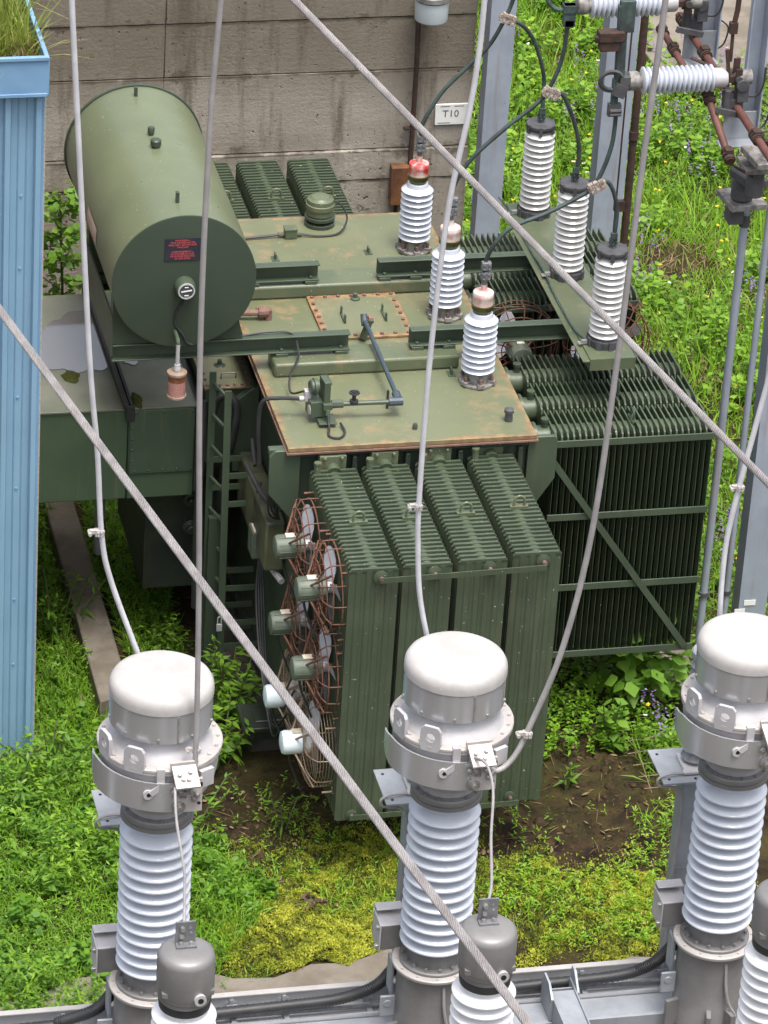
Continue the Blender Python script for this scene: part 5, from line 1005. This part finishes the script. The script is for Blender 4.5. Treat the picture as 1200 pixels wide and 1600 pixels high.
# pale concrete panel seen at the upper right corner
# loose things on the ground
t = thing('wire_mesh', (.9, -.75, 0), 'loose square of rusty wire mesh lying on the bare soil right of the radiators', 'wire mesh')
m = MB()
for i in range(5): m.tube([(.95 + i * .15, -.85, .05 + .015 * (i % 2)), (.98 + i * .155, -.35, .08), (1.0 + i * .15, -.05, .05)], .004, 5)
for i in range(5): m.tube([(.90, -.80 + i * .17, .06), (1.2, -.82 + i * .18, .085), (1.62, -.84 + i * .18, .055)], .004, 5)
m.build('mesh_wires', 'guard', t)
# ================================================================== vegetation
def gh(x, y):
    return .05 * np.sin(x * .9 + 1.3) * np.sin(y * .7) + .03 * np.sin(x * 2.7 + y * 1.9) - .05
class LeafB:
    """many small folded leaf or blade faces, gathered into one mesh"""
    def __init__(s): s.P = []; s.T = []
    def add(s, base, d, L, W, bend, tint, shape=.45):
        base = np.asarray(base, float); d = np.asarray(d, float); n = len(base); L = np.broadcast_to(L, n); W = np.broadcast_to(W, n); bend = np.broadcast_to(bend, n)
        d = d / np.linalg.norm(d, axis=1, keepdims=True); up = np.array([0, 0, 1.0])
        sd_ = np.cross(d, up); q = np.linalg.norm(sd_, axis=1, keepdims=True); ra = rng.uniform(0, 6.28, n); alt = np.stack([np.cos(ra), np.sin(ra), 0 * ra], 1)
        sd_ = np.where(q < .25, alt - d * (alt * d).sum(1, keepdims=True), sd_); sd_ /= np.linalg.norm(sd_, axis=1, keepdims=True)
        tw = rng.normal(0, .35, n)[:, None]; nn = np.cross(sd_, d); sd_ = sd_ * np.cos(tw) + nn * np.sin(tw)
        Lc = L[:, None]; Wc = W[:, None]; drop = np.zeros((n, 3)); drop[:, 2] = -bend * L
        m = base + d * Lc * shape + drop * .30; t = base + d * Lc * .93 + drop
        s.P.append(np.stack([base - sd_ * Wc * .12, base + sd_ * Wc * .12, m + sd_ * Wc * .5, m - sd_ * Wc * .5, t], 1)); s.T.append(np.broadcast_to(tint, n).astype(np.float32))
    def build(s, name, mat, loc=(0, 0, 0), parent=None):
        P = np.concatenate(s.P); T = np.clip(np.concatenate(s.T), 0, 1); n = len(P); V = (P.reshape(-1, 3) - np.array(loc)).astype(np.float32)
        me = bpy.data.meshes.new(name); me.vertices.add(5 * n); me.vertices.foreach_set('co', V.ravel())
        i = np.arange(n)[:, None] * 5; loops = np.concatenate([i + [[0, 1, 2, 3]], i + [[3, 2, 4]]], 1).ravel()
        me.loops.add(7 * n); me.loops.foreach_set('vertex_index', loops.astype(np.int32)); me.polygons.add(2 * n)
        st = (np.arange(n)[:, None] * 7 + [[0, 4]]).ravel(); me.polygons.foreach_set('loop_start', st.astype(np.int32))
        a = me.attributes.new('tint', 'FLOAT', 'POINT'); a.data.foreach_set('value', np.repeat(T, 5)); me.update(calc_edges=True); me.validate()
        me.polygons.foreach_set('use_smooth', np.ones(2 * n, bool)); me.materials.append(M_[mat])
        o = bpy.data.objects.new(name, me); COL.objects.link(o)
        if parent is not None: o.parent = parent
        else: o.location = loc
        return o
def dirs(n, el0, el1):
    a = rng.uniform(0, 2 * math.pi, n); e = np.radians(rng.uniform(el0, el1, n)); return np.stack([np.cos(a) * np.cos(e), np.sin(a) * np.cos(e), np.sin(e)], 1)
def patchy(x, y, f=1.0):
    v = .5 + .22 * np.sin(x * 1.7 * f + 1.1 * np.sin(y * 1.3 * f)) + .18 * np.sin(y * 2.3 * f + x * .9 * f + 2) + .12 * np.sin(x * 5.1 * f - y * 4.3 * f); return np.clip(v, 0, 1)
def grass_on(lb, xy, h0, h1, w=.008, z=None, tb=.45, lean=(40, 88)):
    n = len(xy); zz = gh(xy[:, 0], xy[:, 1]) if z is None else z; b = np.column_stack([xy, np.broadcast_to(zz, n)])
    p = patchy(xy[:, 0], xy[:, 1]); L = rng.uniform(h0, h1, n) * (.6 + .7 * p); lb.add(b, dirs(n, *lean), L, w * rng.uniform(.7, 1.5, n), rng.uniform(.05, .5, n), tb + .35 * (patchy(xy[:, 0] + 3, xy[:, 1], .7) - .5) + rng.normal(0, .14, n))
def plants_on(lb, xy, h0, h1, nl, ll, lw, z=None, tb=.5, el=(-5, 45)):
    """leafy stems: whorls of lance leaves up each stem"""
    n = len(xy); h = rng.uniform(h0, h1, n); zz = gh(xy[:, 0], xy[:, 1]) if z is None else np.broadcast_to(z, n); lean = rng.normal(0, .12, (n, 2)); tt = tb + rng.normal(0, .12, n)
    for k in range(nl):
        f = .25 + .78 * (k + rng.uniform(0, .8, n)) / nl; b = np.column_stack([xy[:, 0] + lean[:, 0] * h * f, xy[:, 1] + lean[:, 1] * h * f, zz + h * f])
        d = dirs(n, *el); d[:, 2] += (f - .5) * .5; lb.add(b, d, ll * rng.uniform(.6, 1.15, n) * (1.15 - .5 * f), lw * rng.uniform(.7, 1.2, n), rng.uniform(.05, .45, n), tt + (f - .6) * .35 + rng.normal(0, .07, n))
def clumps(nc, region, per, rad):
    c = region(nc); k = rng.integers(0, nc, nc * per); return c[k] + rng.normal(0, rad, (nc * per, 2))
def rect(x0, x1, y0, y1):
    return lambda n: np.column_stack([rng.uniform(x0, x1, n), rng.uniform(y0, y1, n)])
def keep(xy, *holes):
    k = np.ones(len(xy), bool)
    for x0, x1, y0, y1 in holes: k &= ~((xy[:, 0] > x0) & (xy[:, 0] < x1) & (xy[:, 1] > y0) & (xy[:, 1] < y1))
    return xy[k]
BODY = (-2.4, 1.5, -.1, 6.4)
HOL = [(-14, .99, 6.3, 7.4), (1.48, 1.77, -.6, 4.2), (4.7, 6.55, 12.7, 15.5), (-2.6, 1.5, .0, 4.2)]
# --- meadow on the right, reaching back behind the wall and the posts
lb = LeafB()
def meadow(n, dens=True):
    xy = np.column_stack([rng.uniform(1.0, 10.5, n), rng.uniform(-.6, 26, n)]); k = (xy[:, 0] > 1.0 + .0 * xy[:, 1]) & (xy[:, 0] < 3.6 + .33 * np.maximum(xy[:, 1], 0) + .6); xy = keep(xy[k], *HOL)
    bare = np.hypot((xy[:, 0] - 3.75) / .32, (xy[:, 1] - 8.4) / .35) < 1; return xy[~bare | (rng.random(len(xy)) < .15)]
grass_on(lb, meadow(210000), .10, .30, .010, tb=.50, lean=(25, 85))
xy = meadow(38000); xy = xy[patchy(xy[:, 0] + 7, xy[:, 1] + 3, .8) > .52]; grass_on(lb, xy, .35, .7, .011, tb=.62, lean=(55, 88))
tag(lb.build('grass', 'grass'), kind='stuff')
lb = LeafB(); xy = meadow(15000); k = patchy(xy[:, 0] + 1, xy[:, 1] + 5, .6) > .36; plants_on(lb, xy[k], .12, .46, 10, .085, .030, tb=.62)
xy = clumps(260, lambda n: meadow(n * 3)[:n], 13, .17); plants_on(lb, xy, .15, .42, 7, .12, .085, tb=.78, el=(-5, 30))
tag(lb.build('meadow_plants', 'weed'), kind='stuff')
def flowers(n, name, mat, kind):
    lb = LeafB(); xy = meadow(n)
    if kind == 'spike':
        k = patchy(xy[:, 0] + 2, xy[:, 1], .55) > .47; xy = xy[k]; m_ = len(xy); h = rng.uniform(.35, .62, m_); z = gh(xy[:, 0], xy[:, 1])
        for j in range(9): b = np.column_stack([xy + rng.normal(0, .008, (m_, 2)), z + h + j * .014]); lb.add(b, dirs(m_, -20, 40), .028, .021, .2, rng.random(m_))
    else:
        m_ = len(xy); h = rng.uniform(.3, .55, m_); z = gh(xy[:, 0], xy[:, 1])
        for j in range(7): b = np.column_stack([xy, z + h]); lb.add(b, dirs(m_, 5, 45), (.026 if kind == 'dot' else .024), .018, .1, rng.random(m_))
    tag(lb.build(name, mat), kind='stuff')
flowers(7000, 'purple_flowers', 'purple', 'spike'); flowers(620, 'yellow_flowers', 'yellow', 'dot'); flowers(300, 'white_flowers', 'whitepet', 'umbel')
# dry stalks and litter around the bare patches
lb = LeafB(); xy = np.column_stack([rng.normal(3.3, .9, 3200), rng.normal(7.4, 1.2, 3200)]); grass_on(lb, keep(xy, *HOL), .12, .40, .008, tb=.6, lean=(10, 80))
xy = np.column_stack([rng.uniform(1.5, 2.3, 1800), rng.uniform(.5, 4.5, 1800)]); grass_on(lb, xy, .08, .3, .008, tb=.35, lean=(5, 70))
xy = np.column_stack([rng.uniform(-2.8, 1.5, 600), rng.uniform(-2.3, -.2, 600)]); grass_on(lb, xy, .06, .30, .006, tb=.3, lean=(0, 25))
xy = np.column_stack([rng.uniform(-4.2, -2.2, 700), rng.uniform(-3, 3, 700)]); grass_on(lb, xy, .06, .25, .006, tb=.3, lean=(0, 40))
n = 190; xy = np.column_stack([rng.uniform(-2.9, 1.5, n), rng.uniform(-2.4, .1, n)]); lb.add(np.column_stack([xy, gh(xy[:, 0], xy[:, 1]) + .02]), dirs(n, -8, 25), rng.uniform(.03, .08, n), rng.uniform(.015, .035, n), .1, rng.random(n))
tag(lb.build('dry_grass', 'dryleaf'), kind='stuff')
# --- left hand weeds and ground cover
lb = LeafB()
def leftw(n, y0=-3.2, y1=6.2, edge=.25):
    xy = np.column_stack([rng.uniform(-5.4, -2.35, n), rng.uniform(y0, y1, n)]); x, y = xy[:, 0], xy[:, 1]
    k = (x < -3.0 + edge * np.sin(y * 2.3) + .55 * np.exp(-((y + 1.2) / 1.1) ** 2)) & ~((x > -3.16) & (x < -2.96) & (y > 1.0)) & ~((x < -3.74) & (y > .42)); return xy[k | ((y > 1.8) & (x > -2.84) & (rng.random(n) < .9))]
xy = leftw(70000); grass_on(lb, xy, .06, .24, .008, tb=.50, lean=(15, 80)); tag(lb.build('grass', 'grass'), kind='stuff')
lb = LeafB(); xy = leftw(1300); k = (patchy(xy[:, 0], xy[:, 1] + 2, 1.1) > .42) & ((xy[:, 1] < .2) | (xy[:, 0] > -3.6)); plants_on(lb, xy[k], .12, .36, 13, .09, .019, tb=.58, el=(-15, 40))
xy = leftw(5500); plants_on(lb, xy, .03, .12, 5, .05, .022, tb=.62, el=(0, 40))
xy = clumps(34, lambda n: leftw(n * 4)[:n], 60, .12); plants_on(lb, xy, .02, .16, 6, .055, .016, tb=.45, el=(0, 55))
xy = leftw(900, -3.0, .3); xy = xy[(patchy(xy[:, 0] + 4, xy[:, 1] + 1, 1.3) > .50) & (xy[:, 0] < -3.15)][:42]; cc = np.repeat(xy, 5, 0) + rng.normal(0, .08, (len(xy) * 5, 2)); plants_on(lb, cc, .20, .42, 16, .10, .022, tb=.68, el=(-20, 35))
xy = leftw(260, -3.0, 1.0)[:120]; cc = np.repeat(xy, 6, 0) + rng.normal(0, .06, (len(xy) * 6, 2)); plants_on(lb, cc, .05, .20, 5, .09, .07, tb=.45, el=(-5, 30))
tag(lb.build('ground_cover', 'weed'), kind='stuff')
# --- moss in front of the transformer
lb = LeafB(); n = 330000; xy = np.column_stack([rng.uniform(-3.3, 1.5, n), rng.uniform(-3.0, -.1, n)]); x, y = xy[:, 0], xy[:, 1]
edge = -2.72 - np.where(x > -.9, .34, 0) + .10 * np.sin(x * 3.1) + .06 * np.sin(x * 7.7) + .05 * np.sin(x * 17)
fill = patchy(x * 1.3, y * 1.3, 1.2) + .25 * np.sin(x * 9 + 2 * np.sin(y * 8)) * .6
core = np.clip(1.5 - np.abs(y + 2.05) / 1.0, 0, 1.25); core = core * np.where(x > .75, .3, 1) * np.where(x < -2.9, .55, 1) * np.where((x > .0) & (y > -1.7), .3, 1)
k = (y > edge) & (fill * core + rng.normal(0, .13, n) > .36); xy = xy[k]; n = len(xy); tus = patchy(xy[:, 0] * 5 + np.sin(xy[:, 1] * 11), xy[:, 1] * 5 + np.sin(xy[:, 0] * 13), 1.6); hum = .065 * tus * patchy(xy[:, 0], xy[:, 1], 1.6)
b = np.column_stack([xy, gh(xy[:, 0], xy[:, 1]) + hum - .004]); lb.add(b, dirs(n, 25, 85), rng.uniform(.014, .036, n), rng.uniform(.008, .016, n), .2, (.42 + .55 * (patchy(xy[:, 0] + 5, xy[:, 1] * 1.4, 1.3) - .45) + .75 * (tus - .5) - .28 * np.clip((xy[:, 1] + 1.9) / .8, 0, 1) + rng.normal(0, .18, n)))
mo = lb.build('moss', 'mossleaf'); tag(mo, kind='stuff')
lb = LeafB(); xy = np.column_stack([rng.uniform(-2.9, 1.1, 9000), rng.uniform(-2.9, -1.0, 9000)]); k = patchy(xy[:, 0] * 1.2 + 2, xy[:, 1] * 1.5, 1.2) > .58 - .06 * (xy[:, 0] > -.9); grass_on(lb, xy[k], .06, .20, .007, tb=.6, lean=(20, 75))
xy = np.column_stack([rng.uniform(-1.0, 1.1, 900), rng.uniform(-2.7, -.9, 900)]); plants_on(lb, xy[patchy(xy[:, 0], xy[:, 1], 1.4) > .5], .05, .18, 6, .07, .013, tb=.6)
xy = np.column_stack([rng.uniform(-2.4, .1, 260), rng.uniform(-1.9, -.2, 260)]); plants_on(lb, xy, .05, .15, 6, .06, .013, tb=.45)
xy = np.column_stack([rng.uniform(.1, 1.45, 620), rng.uniform(-.2, 2.2, 620)]); plants_on(lb, xy, .08, .3, 9, .08, .026, tb=.45)
tag(lb.build('ground_cover', 'grass'), kind='stuff')
# --- clods of soil
m = MB(); cl = np.column_stack([rng.uniform(-3.0, 1.5, 1500), rng.uniform(-2.5, .1, 1500)]); cl = cl[patchy(cl[:, 0] * 2, cl[:, 1] * 2, 1.3) > .42]; cl = cl[(np.abs(cl[:, 1] + .75) < .8) | (rng.random(len(cl)) < .12)]
for x, y in cl:
    r = .010 + .03 * random.random() ** 2 * (1 if random.random() < .9 else 2.0); z = float(gh(np.array([x]), np.array([y]))[0]); vs = []
    for k, (q, hh) in enumerate(((1.0, -.2), (.95, .25), (.5, .55))):
        for i in range(7): a = i * .8976 + k * .3; j = random.uniform(.75, 1.25); vs.append((x + r * q * j * math.cos(a), y + r * q * j * math.sin(a), z + r * hh * random.uniform(.8, 1.2)))
    fs = [(k * 7 + i, k * 7 + (i + 1) % 7, k * 7 + 7 + (i + 1) % 7, k * 7 + 7 + i) for k in range(2) for i in range(7)] + [tuple(14 + i for i in range(7))]; m.add(vs, fs)
tag(m.build('soil_clods', 'clod', smooth=70, loc=(0, 0, 0)), kind='stuff')
# --- roof grass on the shed
lb = LeafB(); xy = np.column_stack([rng.uniform(-6.2, -3.88, 16000), rng.uniform(.62, 3.4, 16000)]); grass_on(lb, xy, .18, .55, .009, z=5.90, tb=.58, lean=(50, 89))
xy = np.column_stack([rng.uniform(-6.2, -3.86, 3500), rng.uniform(.52, .9, 3500)]); grass_on(lb, xy, .06, .22, .010, z=5.93, tb=.03, lean=(20, 80))
xy = np.column_stack([rng.uniform(-3.93, -3.84, 30), rng.uniform(.6, 2.6, 30)]); lb.add(np.column_stack([xy, np.full(30, 5.95)]), dirs(30, 5, 50), .6, .006, .35, .95)
tag(lb.build('grass', 'strawgrass'), kind='stuff')
# --- plants one can tell apart
def herb(name, x, y, h, nst, nl, ll, lw, mat, label, cat='plant', group=None, z=None, el=(-15, 40), spread=.10, tb=.55, stemr=.006):
    z = float(gh(np.array([x]), np.array([y]))[0]) if z is None else z; t = thing(name, (x, y, z), label, cat, group); lb = LeafB(); sm = MB()
    for s in range(nst):
        a = 6.28 * s / nst + random.random(); rr = spread * (random.random() ** .5) if nst > 1 else 0; hx = h * random.uniform(.7, 1.05); bx, by = x + rr * .4 * math.cos(a), y + rr * .4 * math.sin(a); tx, ty = x + rr * 1.6 * math.cos(a) + random.gauss(0, .03), y + rr * 1.6 * math.sin(a) + random.gauss(0, .03)
        sm.tube([(bx, by, z - .02), ((bx + tx) / 2, (by + ty) / 2, z + hx * .55), (tx, ty, z + hx)], stemr, 5)
        f = (np.arange(nl) + rng.uniform(0, .7, nl)) / nl; f = .18 + .82 * f; b = np.column_stack([bx + (tx - bx) * f, by + (ty - by) * f, z + hx * f]); d = dirs(nl, *el); d[:, 2] += (f - .5) * .6
        lb.add(b, d, ll * rng.uniform(.65, 1.15, nl) * (1.15 - .45 * f), lw * rng.uniform(.75, 1.2, nl), rng.uniform(.1, .5, nl), tb + rng.normal(0, .14, nl) + (f - .6) * .3)
    sm.build('stem', 'stem', t); lb.build('leaves', mat, (x, y, z), t); return t
def sapling(name, x, y, h, nb, mat, label, leaf=.10, lw=.07, cat='sapling', z0=.25, spread=.4, per=16, tb=.55):
    z = float(gh(np.array([x]), np.array([y]))[0]); t = thing(name, (x, y, z), label, cat); sm = MB(); lb = LeafB(); sm.tube(spl([(x, y, z - .05), (x + .03, y, z + h * .5), (x - .02, y + .02, z + h)], 5), .012, 6)
    for k in range(nb):
        f = z0 + (1 - z0) * (k + .5) / nb; a = k * 2.4 + random.random(); L = spread * (1.15 - .75 * f) * random.uniform(.7, 1.2); p0 = Vector((x, y, z + h * f)); p1 = p0 + Vector((math.cos(a) * L, math.sin(a) * L, L * .45)); sm.tube([p0, (p0 + p1) / 2 + Vector((0, 0, .02)), p1], .005, 5)
        q = rng.uniform(.2, 1.05, per); b = np.array(p0) + np.outer(q, np.array(p1 - p0)) + rng.normal(0, .035, (per, 3)); lb.add(b, dirs(per, -35, 35), leaf * rng.uniform(.6, 1.2, per), lw * rng.uniform(.7, 1.2, per), rng.uniform(.1, .4, per), tb + rng.normal(0, .18, per), .42)
    sm.build('stem', 'stem', t); lb.build('leaves', mat, (x, y, z), t); return t
sapling('sapling', -2.98, 4.9, 2.75, 30, 'bright', 'leafy bright green sapling between the blue building and the green drum', leaf=.095, lw=.07, spread=.48, per=24, z0=.35)
sapling('sapling', -2.55, 4.7, 2.25, 16, 'weed', 'darker leafy sapling under the left side of the green drum', leaf=.085, lw=.055, spread=.4, per=14, z0=.3)
sapling('leafy_bush', 1.22, .50, 1.05, 24, 'bright', 'bushy bright green plant with broad leaves under the right end of the dark radiator bank', leaf=.16, lw=.125, spread=.46, per=15, z0=.15, cat='plant', tb=.6)
sapling('leafy_bush', 1.10, 1.15, .8, 12, 'weed', 'darker broad leaved plant in the shade beneath the dark radiator bank', leaf=.11, lw=.075, spread=.4, per=12, z0=.1, cat='plant')
herb('leafy_plant', .80, -.05, .55, 4, 10, .15, .11, 'bright', 'small pale green broad leaved plant standing on the soil right of the front radiators', el=(0, 40), spread=.08)
herb('leafy_plant', .42, .35, .34, 5, 12, .09, .03, 'weed', 'low bushy weed against the right foot of the front radiators', spread=.16)
herb('leafy_plant', .34, -.52, .22, 4, 6, .14, .028, 'bright', 'pale rosette of long leaves on the bare soil right of the radiator feet', el=(10, 60), spread=.05)
herb('leafy_plant', .98, -1.35, .22, 3, 8, .10, .022, 'bright', 'small light green weed on the soil beside the rightmost galvanised post', spread=.07)
herb('leafy_plant', -2.0, -1.88, .10, 3, 5, .11, .06, 'darkred', 'flat dock plant with dark reddish leaves on the yellow moss', el=(-5, 25), spread=.05)
herb('tall_weed', -2.22, .75, .66, 11, 24, .17, .036, 'weed', 'tall weed with narrow drooping leaves right of the leftmost white dome', spread=.24, group='narrow leaved weeds', tb=.6)
herb('tall_weed', -2.36, .15, .5, 9, 22, .16, .034, 'weed', 'narrow leaved weed low beside the bowl of the leftmost current transformer', spread=.22, group='narrow leaved weeds', tb=.65)
herb('tall_weed', -2.05, -.85, .28, 3, 10, .11, .022, 'weed', 'small narrow leaved weed below the pale blue fan motors', spread=.10, group='narrow leaved weeds')
herb('tall_weed', -2.55, 1.9, .32, 2, 5, .11, .085, 'bright', 'round leaved seedling behind the leftmost white dome', spread=.06, el=(5, 40), tb=.7)
herb('tall_weed', -2.78, -.75, .45, 7, 16, .11, .026, 'weed', 'dense leafy weed to the right of the white ribbed column of the leftmost current transformer', spread=.26, group='narrow leaved weeds', tb=.5)
herb('tall_weed', -3.72, .22, .50, 8, 20, .14, .028, 'weed', 'tall leafy weed at the foot of the blue building corner', spread=.28, group='narrow leaved weeds', tb=.55)
herb('tall_weed', -4.12, -.3, .42, 8, 20, .14, .028, 'weed', 'leafy weed in front of the blue building at the left edge', spread=.28, group='narrow leaved weeds', tb=.5)
herb('tall_weed', -3.35, 2.3, .55, 7, 18, .13, .028, 'weed', 'shaded leafy weed under the green duct beside the blue building', spread=.26, group='narrow leaved weeds', tb=.4)
herb('tall_weed', -2.5, 2.9, .6, 7, 18, .13, .028, 'weed', 'shaded leafy weed under the green duct, right of its grey leg', spread=.26, group='narrow leaved weeds', tb=.45)
for o in bpy.data.objects:
    if 'o3' in o: del o['o3']
